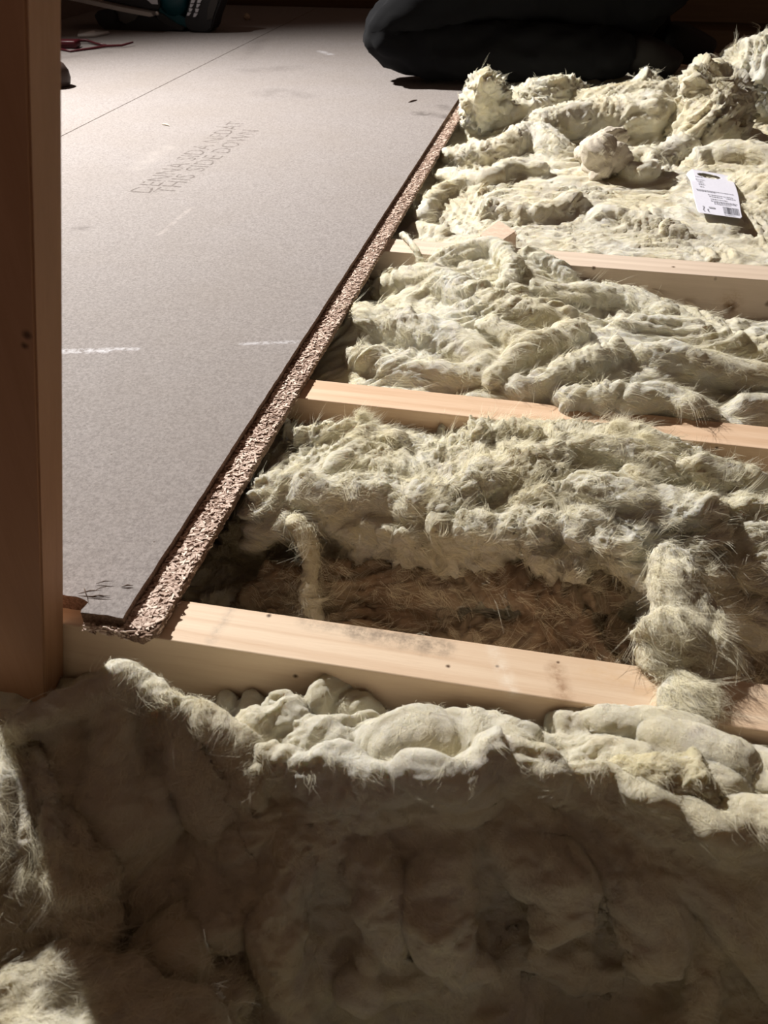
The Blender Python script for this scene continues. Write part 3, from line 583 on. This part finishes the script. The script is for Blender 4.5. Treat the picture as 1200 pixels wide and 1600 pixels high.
# ---- foreground bay
f = ground([(110, 1060, -.07), (150, 1080, -.05), (400, 1110, -.05), (300, 1070, -.07), (440, 1100, -.035), (480, 1130, -.03), (560, 1140, -.04), (620, 1120, -.055), (700, 1130, -.045), (800, 1170, -.05), (870, 1112, -.022), (960, 1122, -.018), (1060, 1135, -.018), (1150, 1155, -.018), (1240, 1170, -.018),
            (430, 1165, -.02), (520, 1170, -.02), (600, 1175, -.018), (700, 1180, -.02), (800, 1180, -.02), (900, 1180, -.004), (1000, 1190, -.006), (1100, 1220, -.004),
            (430, 1205, .004), (520, 1200, .006), (620, 1205, .008), (700, 1215, .008), (800, 1200, .006), (900, 1215, .006), (1000, 1245, .0), (1100, 1270, -.004), (1200, 1200, .008), (1280, 1250, .008),
            (450, 1250, -.022), (560, 1250, -.020), (680, 1262, -.020), (800, 1255, -.020), (920, 1275, -.022), (1040, 1310, -.030),
            (450, 1300, -.036), (600, 1300, -.034), (750, 1310, -.034), (900, 1330, -.034), (1050, 1370, -.044), (1200, 1400, -.05), (450, 1400, -.08), (600, 1400, -.08), (750, 1400, -.076), (900, 1410, -.074), (1050, 1450, -.08), (1200, 1490, -.09),
            (450, 1500, -.12), (600, 1500, -.12), (800, 1500, -.118), (1000, 1530, -.12), (1200, 1570, -.13), (600, 1620, -.155), (900, 1620, -.155), (1200, 1680, -.16),
            (330, 1400, -.11), (300, 1500, -.14), (200, 1560, -.15), (50, 1560, -.15), (-100, 1600, -.15), (300, 1620, -.155), (100, 1700, -.155)], .025)
bm = BM(); slab(bm, f, -.52, .48, .06, .452, -.19, .007)
F0 = [[(440, 1120, -.03, .018), (432, 1100, -.018, .013), (428, 1090, -.010, .007)], [(505, 1110, -.04, .02), (545, 1108, -.038, .02), (580, 1125, -.04, .016)], [(410, 1150, -.02, .022), (470, 1160, -.018, .024), (530, 1165, -.018, .022)],
      [(560, 1150, -.03, .018), (600, 1175, -.018, .022), (650, 1165, -.018, .026), (700, 1165, -.02, .022)], [(700, 1150, -.028, .02), (760, 1165, -.026, .022), (820, 1185, -.02, .022)],
      [(885, 1138, -.020, .018), (940, 1150, -.016, .018), (1010, 1155, -.014, .018), (1090, 1172, -.014, .018)], [(860, 1175, -.016, .018), (930, 1195, -.010, .020), (1000, 1212, -.008, .020)], [(1010, 1178, -.010, .018), (1080, 1190, -.008, .020), (1150, 1205, -.004, .018)],
      [(1040, 1235, -.004, .018), (1110, 1250, -.006, .018), (1150, 1270, -.010, .016)], [(900, 1160, -.008, .010), (925, 1172, -.004, .009)]]
CREST = [(395, 1215, .004), (430, 1190, .016), (480, 1200, .018), (530, 1200, .020), (575, 1218, .018), (610, 1208, .022), (650, 1200, .024), (700, 1210, .024), (740, 1198, .022), (775, 1182, .022), (820, 1192, .018), (870, 1200, .018), (920, 1218, .018), (960, 1240, .016), (1005, 1262, .014), (1060, 1282, .012), (1110, 1298, .010), (1160, 1300, .010), (1230, 1300, .010)]
F0 += [[(x_+random.uniform(-8, 8), y_+random.uniform(-14, 12), z_-.002+random.uniform(-.006, .003), random.uniform(.010, .016)) for x_, y_, z_ in CREST], [(x_, y_+16, z_-.018, .017) for x_, y_, z_ in CREST], [(x_, y_+40, z_-.040, .020) for x_, y_, z_ in CREST]]
F0 += [[(455, 1275, -.040, .014), (455, 1330, -.058, .020), (450, 1400, -.085, .022), (440, 1480, -.115, .022), (445, 1560, -.138, .02)],
       [(575, 1280, -.040, .014), (582, 1330, -.056, .022), (590, 1400, -.083, .025), (600, 1490, -.118, .022)],
       [(680, 1285, -.038, .016), (695, 1330, -.052, .024), (680, 1410, -.082, .026), (710, 1490, -.114, .022), (780, 1510, -.120, .016)],
       [(760, 1290, -.040, .014), (810, 1330, -.048, .020), (870, 1365, -.060, .022), (885, 1415, -.076, .018), (850, 1455, -.092, .014)],
       [(800, 1205, -.002, .010), (825, 1228, -.008, .014), (845, 1262, -.022, .012)], [(900, 1290, -.036, .014), (950, 1325, -.044, .020), (1000, 1385, -.066, .024), (1020, 1460, -.096, .024), (980, 1500, -.112, .018)],
       [(1015, 1330, -.046, .012), (1060, 1365, -.056, .016), (1100, 1400, -.070, .012)], [(1060, 1345, -.046, .016), (1130, 1385, -.060, .024), (1180, 1450, -.088, .026), (1240, 1520, -.11, .024)],
       [(560, 1540, -.134, .016), (640, 1520, -.130, .018), (760, 1540, -.136, .016)], [(820, 1480, -.112, .016), (880, 1500, -.116, .016), (980, 1520, -.122, .016)],
       [(1195, 1320, -.02, .024), (1215, 1380, -.05, .026)], [(350, 1290, -.07, .02), (330, 1350, -.09, .024), (360, 1440, -.11, .024)],
       [(390, 1250, -.04, .012), (380, 1310, -.06, .016), (400, 1400, -.09, .014)]]
F0 = [[(p[0], p[1], p[2]+((.012 if p[1] > 1360 else .003) if (p[1] > 1270 and k >= 13) else 0), *p[3:]) for p in r_] for k, r_ in enumerate(F0)]
for r_ in F0: roll(bm, r_)
wool('insulation_batt', bm, W_fore, 'folded shadowed glass wool across the whole foreground, lit along its crest', voxel=.0026, amp=.50, flow=-1.3, seed=5, sc=1.45, fib=8000, fl=(.005, .014), fw=.00024, loft=.15, lift=.7, group='glass wool in the joist bays')
W_gold = wool_mat('glass_wool_golden', 0, .5, .62, (.84, .72, .38))
bm = BM(); roll(bm, [(965, 1200, .014, .012), (1010, 1208, .018, .015), (1060, 1220, .020, .015), (1100, 1238, .018, .012)], 14); roll(bm, [(1040, 1190, .008, .010), (1075, 1200, .010, .012)], 12); roll(bm, [(1110, 1180, .004, .010), (1140, 1215, .006, .010)], 12)
wool('wool_tuft', bm, W_gold, 'golden yellow torn scrap of wool on the foreground crest below the hanging tuft', voxel=.0022, amp=.8, flow=.3, seed=31, sc=.5, fib=700, fl=(.005, .012), fw=.00024)
# left foreground lump in the shadow of the post
bm = BM()
for r_ in [[(20, 1150, .006, .014), (110, 1110, .018, .013), (190, 1068, .030, .014), (265, 1090, .028, .013), (325, 1125, .020, .012), (370, 1170, .010, .012), (395, 1210, .0, .012)],
           [(190, 1100, .010, .022), (190, 1150, -.006, .028), (190, 1220, -.034, .032), (200, 1300, -.065, .034), (225, 1380, -.095, .032)], [(110, 1140, -.004, .022), (110, 1210, -.034, .030), (95, 1310, -.070, .032)], [(270, 1120, .006, .020), (300, 1170, -.010, .024), (330, 1230, -.034, .026), (360, 1290, -.058, .026), (350, 1350, -.080, .026)],
           [(330, 1155, .0, .016), (365, 1210, -.018, .018), (385, 1270, -.042, .018)], [(250, 1210, -.034, .028), (235, 1310, -.072, .030), (250, 1420, -.110, .028)], [(310, 1330, -.080, .028), (350, 1420, -.11, .026)], [(165, 1270, -.050, .018), (190, 1290, -.056, .012)], [(10, 1160, -.008, .022), (-30, 1160, -.01, .022)]]: roll(bm, r_, 18)
wool('insulation_batt', bm, W_fore, 'big rounded shadowed hump of wool at the foot of the leaning post', voxel=.0027, amp=.46, flow=-1.1, seed=6, sc=1.5, fib=4500, fl=(.006, .016), fw=.00022, loft=.2)
bm = BM()
for r_ in [[(20, 1230, -.03, .045), (30, 1330, -.055, .052), (40, 1430, -.08, .05), (0, 1470, -.09, .045)], [(95, 1290, -.03, .026), (110, 1370, -.05, .03), (130, 1450, -.075, .028), (150, 1490, -.09, .014)], [(-60, 1250, -.03, .05), (-60, 1400, -.06, .06)]]: roll(bm, r_, 18)
wool('insulation_batt', bm, W_yel, 'brightly lit ragged yellow-white wool at the left edge below the post', voxel=.0026, amp=.7, flow=-1.2, seed=7, sc=.85, fib=4500, fl=(.008, .02), fw=.00022)
bm = BM()
for r_ in [[(-60, 1575, -.075, .032), (60, 1565, -.072, .030), (150, 1550, -.075, .026), (215, 1560, -.082, .020)], [(-40, 1640, -.085, .04), (100, 1640, -.085, .04), (240, 1620, -.09, .03), (330, 1610, -.10, .022)], [(215, 1480, -.10, .014), (250, 1470, -.10, .016), (290, 1460, -.10, .02)], [(270, 1470, -.09, .020), (300, 1520, -.105, .018), (290, 1570, -.112, .012)], [(340, 1530, -.115, .018), (370, 1580, -.12, .016)]]: roll(bm, r_, 16)
wool('insulation_batt', bm, W_yel, 'lit cream strip of wool in the bottom left corner, lowest in view', voxel=.0028, amp=.6, flow=.2, seed=8, sc=.85, fib=3000, fl=(.006, .018), fw=.00022)

# ================================================================== SMALL THINGS
M_off = wood('offcut_wood', (.74, .60, .48), (.60, .45, .34), 'X', sc=2); 
t = empty('wood_offcut', (at(776, 366, 0).x, at(776, 366, 0).y, 0)); tag(t, 'small square wooden offcut standing on the far edge of the third joist', 'offcut')
bm = BM(); c4 = [at(750, 367, .026), at(775, 382, .020), at(806, 361, .030), at(779, 344, .036)]
lo4 = [p+Vector((.004, .006, -.040)) for p in c4]
vs = [bm.verts.new(p) for p in c4]+[bm.verts.new(p) for p in lo4]
bm.faces.new(vs[:4]); bm.faces.new(vs[4:][::-1])
for k in range(4): bm.faces.new((vs[k], vs[(k+1) % 4], vs[4+(k+1) % 4], vs[4+k]))
bmesh.ops.bevel(bm, geom=list(bm.edges), offset=.0006, segments=1, affect='EDGES'); build('block', bm, M_off, t)
bm = BM(); tube(bm, [at(804, 362, .031), at(807, 366, .028), at(806, 371, .022)], [.0004, .0014, .0005], 5); build('torn_splinter', bm, M_off, t)
def sliver(p0, p1, w_, label, mat, cat='splinter', name='wood_sliver'):
    p0 = Vector(p0); p1 = Vector(p1); bm = BM(); m_ = (p0+p1)/2+Vector((.0, .0, .0012)); tube(bm, [p0, p0.lerp(m_, .6), m_, m_.lerp(p1, .5), p1], [w_*.3, w_*.9, w_, w_*.8, w_*.25], 6)
    tag(build(name, bm, mat), label, cat)
M_sl = plain('pale_splinter', (.78, .68, .55), .8); M_sd = plain('dark_splinter_wood', (.09, .055, .04), .9)
sliver(at(1071, 471, -.045), at(1089, 481, -.05), .0028, 'short pale wood sliver lying against the face of the third joist', M_sl)
sliver(at(1018, 451, -.03), at(1036, 461, -.036), .0016, 'thin curved pale sliver lying left of the shorter one at the third joist', M_sl)
sliver(at(253, 194, BT+.001), at(265, 196, BT+.002), .0022, 'thin pale sliver lying on the chipboard above the printed text', M_sl)
sliver(at(638, 160, BT+.001), at(652, 156, BT+.001), .0022, 'dark splinter on the chipboard just in front of the dark knee', M_sd)
bm = BM(); bmesh.ops.create_icosphere(bm, subdivisions=3, radius=.014, matrix=Matrix.Translation(at(386, 27, BT+.011)))
for v in bm.verts: v.co += v.normal*.0025*math.sin(v.co.x*400+v.co.y*300+v.co.z*500)
tag(build('dust_ball', bm, plain('dust_ball', (.42, .34, .25), .95, bump=.5), smooth=True), 'small pale ball of fluff on the chipboard near the back wall', 'fluff')
# dark rounded knob half hidden by the post
bm = BM(); kc = at(88, 136, BT)
for i_, (r_, z_) in enumerate([]): pass
lathe(bm, [(.030, 0), (.038, .006), (.042, .022), (.040, .042), (.030, .060), (.014, .070), (.002, .073)], 24, Matrix.Translation(kc+Vector((0, .01, .0005))))
tag(build('knob', bm, plain('dark_brown_plastic', (.05, .032, .026), .5, bump=.2), smooth=True), 'dark brown rounded knob on the chipboard, half hidden behind the post', 'knob')

# ---- product card
t = empty('product_card', at(1116, 302, .03)); tag(t, 'white printed product card with a hanging slot, lying on the yellowish wool', 'card')
CZ = .016
cTL, cTR, cBR, cBL = at(1073, 264, CZ+.004), at(1142, 276, CZ+.004), at(1163, 341, CZ+.012), at(1091, 331, CZ+.008)
def card_p(u, v, off=0):
    p = cTL.lerp(cTR, u).lerp(cBL.lerp(cBR, u), v)
    n_ = (cTR-cTL).cross(cBL-cTL).normalized(); n_ = n_ if n_.z > 0 else -n_
    return p+n_*(.0022*math.sin(v*math.pi*1.6+.5)-.006*max(0, .12-u)/.12*max(0, .35-v)/.35*2+off)+(cTR-cTL)*.03*math.sin((v-.1)*math.pi*1.5)*u
bm = BM(); NU, NV = 56, 64; g = [[bm.verts.new(card_p(i/NU, j/NV)) for i in range(NU+1)] for j in range(NV+1)]
for j in range(NV):
    for i in range(NU):
        u, v = (i+.5)/NU, (j+.5)/NV
        if ((u-.47)/.26)**2+((v-.125)/.062)**2 < 1: continue
        cu_, cv_ = min(u, 1-u)*1.0, min(v, 1-v)*1.25
        if cu_ < .07 and cv_ < .07 and (cu_-.07)**2+(cv_-.07)**2 > .07**2: continue
        bm.faces.new((g[j][i], g[j][i+1], g[j+1][i+1], g[j+1][i]))
bmesh.ops.delete(bm, geom=[v for v in bm.verts if not v.link_faces], context='VERTS')
r_ = bmesh.ops.solidify(bm, geom=list(bm.faces), thickness=.0006)
M_card = plain('card_white', (.66, .66, .75), .6); M_print = plain('card_print', (.10, .10, .12), .7); M_printg = plain('card_print_grey', (.33, .33, .37), .7)
build('card', bm, M_card, t, smooth=True)
def quad(bm, u0, v0, u1, v1, off=.0016): bm.faces.new([bm.verts.new(card_p(u, v, off)) for u, v in ((u0, v0), (u0, v1), (u1, v1), (u1, v0))])
bm = BM(); x = .60
for k in range(26):
    w_ = random.choice([.004, .006, .010]); 
    if x+w_ > .95: break
    quad(bm, x, .80, x+w_, .955); x += w_+random.choice([.005, .008])
o = build('barcode', bm, M_print, t); o['kind'] = 'stuff'
bm = BM()
for (u0, u1, v) in [(.13, .30, .20), (.12, .32, .27), (.14, .28, .31), (.17, .28, .345), (.16, .30, .38), (.18, .28, .43), (.08, .88, .50), (.10, .50, .52), (.32, .85, .575), (.34, .62, .61), (.70, .90, .61), (.36, .72, .66), (.36, .92, .70), (.42, .90, .725), (.42, .78, .755), (.60, .84, .975)]:
    x = u0
    while x < u1:
        w_ = random.uniform(.012, .05); w_ = min(w_, u1-x+.005); quad(bm, x, v, x+w_, v+.012); x += w_+.012
o = build('small_print', bm, M_printg, t); o['kind'] = 'stuff'
bm = BM()
for cx in (.17, .27):      # the two round-backed letters of the conformity mark
    for k in range(9):
        a0 = math.pi*(.5+k/9); a1 = math.pi*(.5+(k+1)/9); R0, R1 = .038, .026
        bm.faces.new([bm.verts.new(card_p(cx+R_*math.cos(a), .93-R_*.9*math.sin(a), .0016)) for R_, a in ((R0, a0), (R0, a1), (R1, a1), (R1, a0))])
quad(bm, .235, .925, .262, .935); build('conformity_mark', bm, M_print, t)
bm = BM(); quad(bm, .14, .845, .18, .88); quad(bm, .28, .845, .42, .875); build('symbol', bm, M_printg, t)

# ---- red tool with dark red arms
M_red = plain('dark_red_plastic', (.09, .012, .018), .35); M_clear = NT('clear_lens'); M_clear = M_clear.set(Base_Color=(.75, .72, .70), Roughness=.12, Alpha=.55)
t = empty('hand_tool', at(130, 66, BT)); tag(t, 'dark red and clear plastic tool with thin red arms beside the saw', 'tool')
bm = BM(); bb = at(108, 66, BT+.012); box(bm, at(105, 68, BT+.014), (.085, .05, .024), Matrix.Rotation(.12, 3, 'Z'), bev=.006); build('red_body', bm, M_red, t, True)
bm = BM(); tube(bm, [at(x_, y_, BT+z_) for x_, y_, z_ in ((84, 75, .004), (110, 80, .004), (140, 76, .004), (165, 72, .006), (190, 71, .007), (208, 66, .012))], [.004, .004, .004, .0045, .004, .003], 8)
tube(bm, [at(x_, y_, BT+z_) for x_, y_, z_ in ((118, 63, .012), (135, 63, .010), (150, 68, .006), (166, 71, .006))], [.005, .005, .004, .004], 8); build('red_arm', bm, M_red, t, True)
bm = BM(); pr = [at(x_, y_, BT) for x_, y_ in ((122, 60), (148, 59), (172, 54), (150, 51), (124, 52))]
prism(bm, [(p.x, p.y) for p in pr], BT+.001, BT+.012); bmesh.ops.bevel(bm, geom=list(bm.edges), offset=.002, segments=2, affect='EDGES'); build('clear_lens', bm, M_clear, t, True)

# ---- circular saw
YS = 3.56
t = empty('circular_saw', at(215, 56, BT)); tag(t, 'black and teal cordless circular saw resting on its guard on the chipboard', 'saw')
M_blk = plain('black_plastic', (.020, .020, .022), .45); M_dk = plain('dark_grey_metal', (.035, .034, .033), .4, .3); M_sil = plain('brushed_metal', (.42, .38, .35), .38, .5); M_teal = plain('teal_plastic', (.004, .055, .07), .4); M_wht = plain('white_print', (.62, .63, .68), .6); M_blade = plain('blade_steel', (.13, .125, .12), .42, .7)
XZ = Matrix(((1, 0, 0, 0), (0, 0, 1, 0), (0, 1, 0, 0), (0, 0, 0, 1)))
def flat(name, px, y0, y1, mat, bev=.003, lift=0):
    bm = BM(); q = [aty(x_, y_, YS) for x_, y_ in px]; prism(bm, [(p.x, max(p.z, BT+.0006)+lift) for p in q], y0, y1, XZ)
    if bev: bmesh.ops.bevel(bm, geom=[e for e in bm.edges if e.is_manifold and e.calc_face_angle(0) > .6], offset=bev, segments=2, affect='EDGES')
    return build(name, bm, mat, t)
flat('lower_guard', [(149, 24), (155, 16), (177, 14), (183, 20), (184, 33), (195, 38), (212, 31), (219, 22), (235, 19), (250, 30), (278, 46), (262, 54), (235, 56), (200, 56), (180, 55), (167, 51), (156, 38)], YS-.012, YS+.03, M_blk)
bm = BM(); bc = aty(208, -4, YS+.012); NB = 96
prism(bm, [(bc.x+(.112 if k % 2 else .104)*math.cos(2*math.pi*k/NB), bc.z+(.112 if k % 2 else .104)*math.sin(2*math.pi*k/NB)) for k in range(NB)], YS+.006, YS+.009, XZ); build('blade', bm, M_blade, t)
flat('inner_guard', [(178, 18), (240, 22), (252, 34), (232, 44), (200, 46), (184, 36)], YS+.012, YS+.02, M_dk, 0)
flat('base_plate', [(96, -16), (150, -3), (200, 8), (246, 17), (250, 22), (243, 23), (200, 15), (150, 4), (96, -8)], YS-.06, YS+.14, M_sil, .0015)
flat('blade_cover', [(160, -2), (165, -40), (185, -62), (215, -66), (242, -52), (252, -24), (252, 12), (240, 15)], YS-.018, YS+.036, M_blk)
flat('rear_foot', [(243, 16), (256, 22), (276, 36), (290, 42), (286, 48), (270, 46), (248, 32)], YS-.01, YS+.06, M_dk)
for (x_, y_) in ((173, 11), (252, 19)):
    bm = BM(); p = aty(x_, y_, YS-.02); lathe(bm, [(.0075, 0), (.0075, .006), (.004, .010), (.001, .0105)], 14, Matrix.Translation((p.x, YS-.055 if x_ > 200 else YS-.013, p.z)) @ Matrix.Rotation(math.pi/2, 4, 'X')); build('bolt', bm, M_sil, t, True)
bm = BM(); p = aty(276, 2, YS+.05); lathe(bm, [(.02, -.02), (.058, -.01), (.064, .02), (.064, .12), (.05, .145), (.02, .15)], 28, Matrix.Translation((p.x, YS+.01, p.z+.012)) @ Matrix.Rotation(-math.pi/2, 4, 'X')); build('motor_housing', bm, M_teal, t, True)
flat('motor_vent', [(246, -8), (262, -2), (270, 16), (292, 30), (300, 42), (286, 44), (262, 30), (248, 22)], YS+.0, YS+.07, M_teal)
flat('battery', [(302, -14), (350, -22), (347, 2), (338, 26), (334, 44), (326, 51), (306, 51), (294, 44), (291, 30), (297, 8)], YS-.02, YS+.075, M_blk, .006)
flat('battery_side', [(334, -6), (345, -10), (343, 4), (335, 28), (326, 30), (328, 10)], YS-.0225, YS-.0195, plain('grey_rubber', (.05, .045, .042), .7), .001)
k_ = 0
for (ax_, ay_, bx_, by_) in ((303, -2, 295, 24), (313, -3, 305, 26)):
    for q in range(4):
        f0, f1 = q/4+.02, (q+1)/4-.03; xa, ya, xb, yb = ax_+(bx_-ax_)*f0, ay_+(by_-ay_)*f0, ax_+(bx_-ax_)*f1, ay_+(by_-ay_)*f1
        flat('white_letter', [(xa, ya), (xa+5.5, ya+.6), (xb+5.0-(q % 2)*1.5, yb), (xb+(q % 3)*.8, yb)], YS-.0235, YS-.019, M_wht, 0)
bm = BM(); h_ = [aty(x_, y_, YS) for x_, y_ in ((240, -50), (262, -74), (300, -78), (330, -62), (338, -36), (330, -14))]; tube(bm, [(p.x, YS+.03, p.z) for p in h_], [.02, .022, .021, .02, .022, .024], 14); build('handle', bm, M_teal, t, True)
bm = BM(); tube(bm, [(h_[1].x+.02, YS+.03, h_[1].z-.028), (h_[2].x, YS+.03, h_[2].z-.03)], .009, 8); build('trigger', bm, M_blk, t, True)
flat('white_plate', [(228, -6), (248, -8), (250, 6), (240, 5)], YS-.020, YS-.017, M_wht, 0)

# ================================================================== KNEELING PERSON
def skin(name, chains, mat, parent, sub=2, root=0, wrinkle=None, smooth=True):
    """chains: lists of (x, y, z, r); shared points join"""
    me = bpy.data.meshes.new(name); V = []; Rr = []; E_ = []; idx = {}
    def vid(p):
        k = tuple(round(a, 4) for a in p[:3])
        if k not in idx: idx[k] = len(V); V.append(p[:3]); Rr.append(p[3])
        return idx[k]
    for ch in chains:
        ids = [vid(p) for p in ch]; E_ += [(a, b) for a, b in zip(ids, ids[1:])]
    me.from_pydata(V, E_, []); o = bpy.data.objects.new(name, me); COL.objects.link(o)
    m = o.modifiers.new('s', 'SKIN'); m.use_smooth_shade = True
    for i_, d in enumerate(me.skin_vertices[0].data): d.radius = (Rr[i_], Rr[i_]); d.use_root = (i_ == root)
    m = o.modifiers.new('u', 'SUBSURF'); m.levels = sub; m.render_levels = sub
    dg = bpy.context.evaluated_depsgraph_get(); out = bpy.data.meshes.new_from_object(o.evaluated_get(dg)); bpy.data.objects.remove(o)
    if wrinkle:
        Vv, N = get_vn(out); q = Vv+gv(Vv/.2, 80)*.05
        d = -np.abs(gn(q*np.array([1, 1, 1.0])/wrinkle[0], 81))*wrinkle[1]+gn(rotz(q, .7)*np.array([.5, 2, 2])/(wrinkle[0]*1.4), 83)*wrinkle[1]*.8
        put_v(out, Vv+N*d[:, None])
    out.materials.clear(); out.name = name
    return link(name, out, mat, parent, smooth)
M_tr = NT('dark_trousers'); _v = M_tr.obj(); _f = M_tr.noise(_v, 700, 2); M_tr = M_tr.set(Base_Color=M_tr.mix(M_tr.noise(_v, 6, 4), (.0018, .002, .0026), (.005, .0055, .0075)), Roughness=1, Normal=M_tr.bump(_f, .3, .001))
M_jk = plain('dark_jacket', (.018, .019, .023), .85); M_sk = plain('skin', (.52, .33, .25), .55); M_bt = plain('black_boot', (.01, .009, .009), .6); M_hr = plain('dark_hair', (.03, .02, .014), .6, bump=.8, scale=400)
P_ = empty('person', (0, 0, 0)); tag(P_, 'person in dark work trousers kneeling on the end of the chipboard', 'person')
hip = (.10, 3.13, .40, .17)
legs = [[hip, (-.04, 3.02, .36, .14), (-.28, 2.94, .27, .125), (-.47, 2.88, .175, .110), (-.515, 2.865, .125, .105), (-.40, 2.87, .105, .092), (-.12, 2.90, .105, .090), (.16, 2.93, .10, .078), (.24, 2.95, .095, .062)],
        [hip, (.16, 3.22, .36, .15), (.06, 3.33, .27, .135), (-.12, 3.40, .17, .120), (-.16, 3.41, .13, .115), (-.06, 3.39, .12, .11), (.18, 3.30, .12, .11), (.36, 3.22, .12, .09)], [hip, (.24, 3.06, .30, .17), (.30, 3.04, .16, .15)], [(-.28, 2.94, .27, .125), (-.1, 3.0, .24, .13), (.06, 3.04, .22, .15), (.2, 3.08, .24, .15), (.32, 3.10, .26, .13)], [hip, (.08, 3.13, .55, .15)]]
skin('trousers', legs, M_tr, P_, 3, 0, (.055, .016))
sp_ = [(.08, 3.13, .46, .13), (.04, 3.13, .64, .155), (-.06, 3.12, .84, .17), (-.14, 3.12, .98, .14), (-.18, 3.12, 1.06, .07)]
arms = [[sp_[3], (-.15, 2.92, .98, .07), (-.20, 2.84, .78, .062), (-.30, 2.86, .60, .055), (-.36, 2.90, .52, .046)], [sp_[3], (-.15, 3.32, .98, .07), (-.20, 3.42, .78, .062), (-.30, 3.40, .60, .055), (-.34, 3.38, .52, .046)]]
skin('jacket', [sp_]+arms, M_jk, P_, 2, 1, (.06, .012))
def hand(w_, d, s_):
    """palm and five fingers; w_ wrist, d forward, s_ side of the thumb"""
    w_ = Vector(w_); d = Vector(d).normalized(); u = Vector((0, 0, 1)); u = (u-d*u.dot(d)).normalized(); sd = d.cross(u)*s_
    ch = [[(*w_, .030), (*(w_+d*.05), .034), (*(w_+d*.09), .030)]]
    for k, (o_, L) in enumerate(((.034, .075), (.012, .085), (-.011, .08), (-.033, .062))):
        b = w_+d*.085+sd*o_; ch.append([(*(w_+d*.05), .034), (*b, .013), (*(b+d*L*.45-u*.010), .0115), (*(b+d*L*.75-u*.030), .0105), (*(b+d*L*.9-u*.052), .009)])
    ch.append([(*w_, .030), (*(w_+d*.02+sd*.04), .016), (*(w_+d*.06+sd*.062-u*.012), .013), (*(w_+d*.085+sd*.066-u*.028), .011)])
    return ch
hd = [[(.08, 3.13, .5, .10), (.04, 3.13, .64, .12), (-.06, 3.12, .84, .13), (-.14, 3.12, .98, .10), (-.18, 3.12, 1.06, .055), (-.21, 3.12, 1.13, .055), (-.235, 3.12, 1.20, .092), (-.24, 3.12, 1.27, .10), (-.235, 3.12, 1.32, .075)], [(-.235, 3.12, 1.20, .092), (-.29, 3.12, 1.16, .045)],
      [(-.24, 3.12, 1.27, .10), (-.355, 3.12, 1.215, .012)]]
body = hd+[[(-.14, 3.12, .98, .10), (-.15, 2.92, .98, .055), (-.20, 2.84, .78, .05), (-.30, 2.86, .60, .042), (-.37, 2.91, .50, .030)], [(-.14, 3.12, .98, .10), (-.15, 3.32, .98, .055), (-.20, 3.42, .78, .05), (-.30, 3.40, .60, .042), (-.355, 3.37, .50, .030)]]
body += hand((-.37, 2.91, .50), (-.35, .05, -.8), 1)+hand((-.355, 3.37, .50), (-.2, -.05, -.8), -1)
skin('body', body, M_sk, P_, 2, 1)
bm = BM(); bmesh.ops.create_icosphere(bm, subdivisions=4, radius=.118, matrix=Matrix.Translation((-.215, 3.12, 1.285)))
bmesh.ops.delete(bm, geom=[v for v in bm.verts if v.co.z < 1.20 or v.co.x < -.285 and v.co.z < 1.33], context='VERTS')
for v in bm.verts: v.co += v.normal*.006*math.sin(v.co.x*160+v.co.y*210)
bmesh.ops.solidify(bm, geom=list(bm.faces), thickness=.01); build('hair', bm, M_hr, P_, True)
for s_ in (-1, 1):
    bm = BM(); bmesh.ops.create_icosphere(bm, subdivisions=2, radius=.012, matrix=Matrix.Translation((-.325, 3.12+s_*.036, 1.255))); build('eye', bm, plain('eye_white', (.7, .68, .65), .2), P_, True)
    bm = BM(); tube(bm, [(-.225, 3.12+s_*.100, 1.265), (-.215, 3.12+s_*.112, 1.25), (-.22, 3.12+s_*.108, 1.22), (-.23, 3.12+s_*.098, 1.21)], [.014, .018, .014, .008], 8); build('ear', bm, M_sk, P_, True)
bm = BM(); tube(bm, [(-.315, 3.085, 1.17), (-.335, 3.12, 1.168), (-.315, 3.155, 1.17)], [.004, .007, .004], 8); build('mouth', bm, plain('lips', (.38, .16, .13), .5), P_, True)
for (x_, y_, nm) in ((.24, 2.95, 0), (.36, 3.22, 1)):
    skin('boot', [[(x_-.05, y_, .095, .062), (x_+.04, y_+.01, .09, .062), (x_+.10, y_+.01, .075, .055), (x_+.12, y_+.012, .058, .050)], [(x_+.04, y_+.01, .09, .062), (x_+.06, y_+.01, .13, .05)]], M_bt, P_, 2)

P_.location = (-.09, -.10, 0)
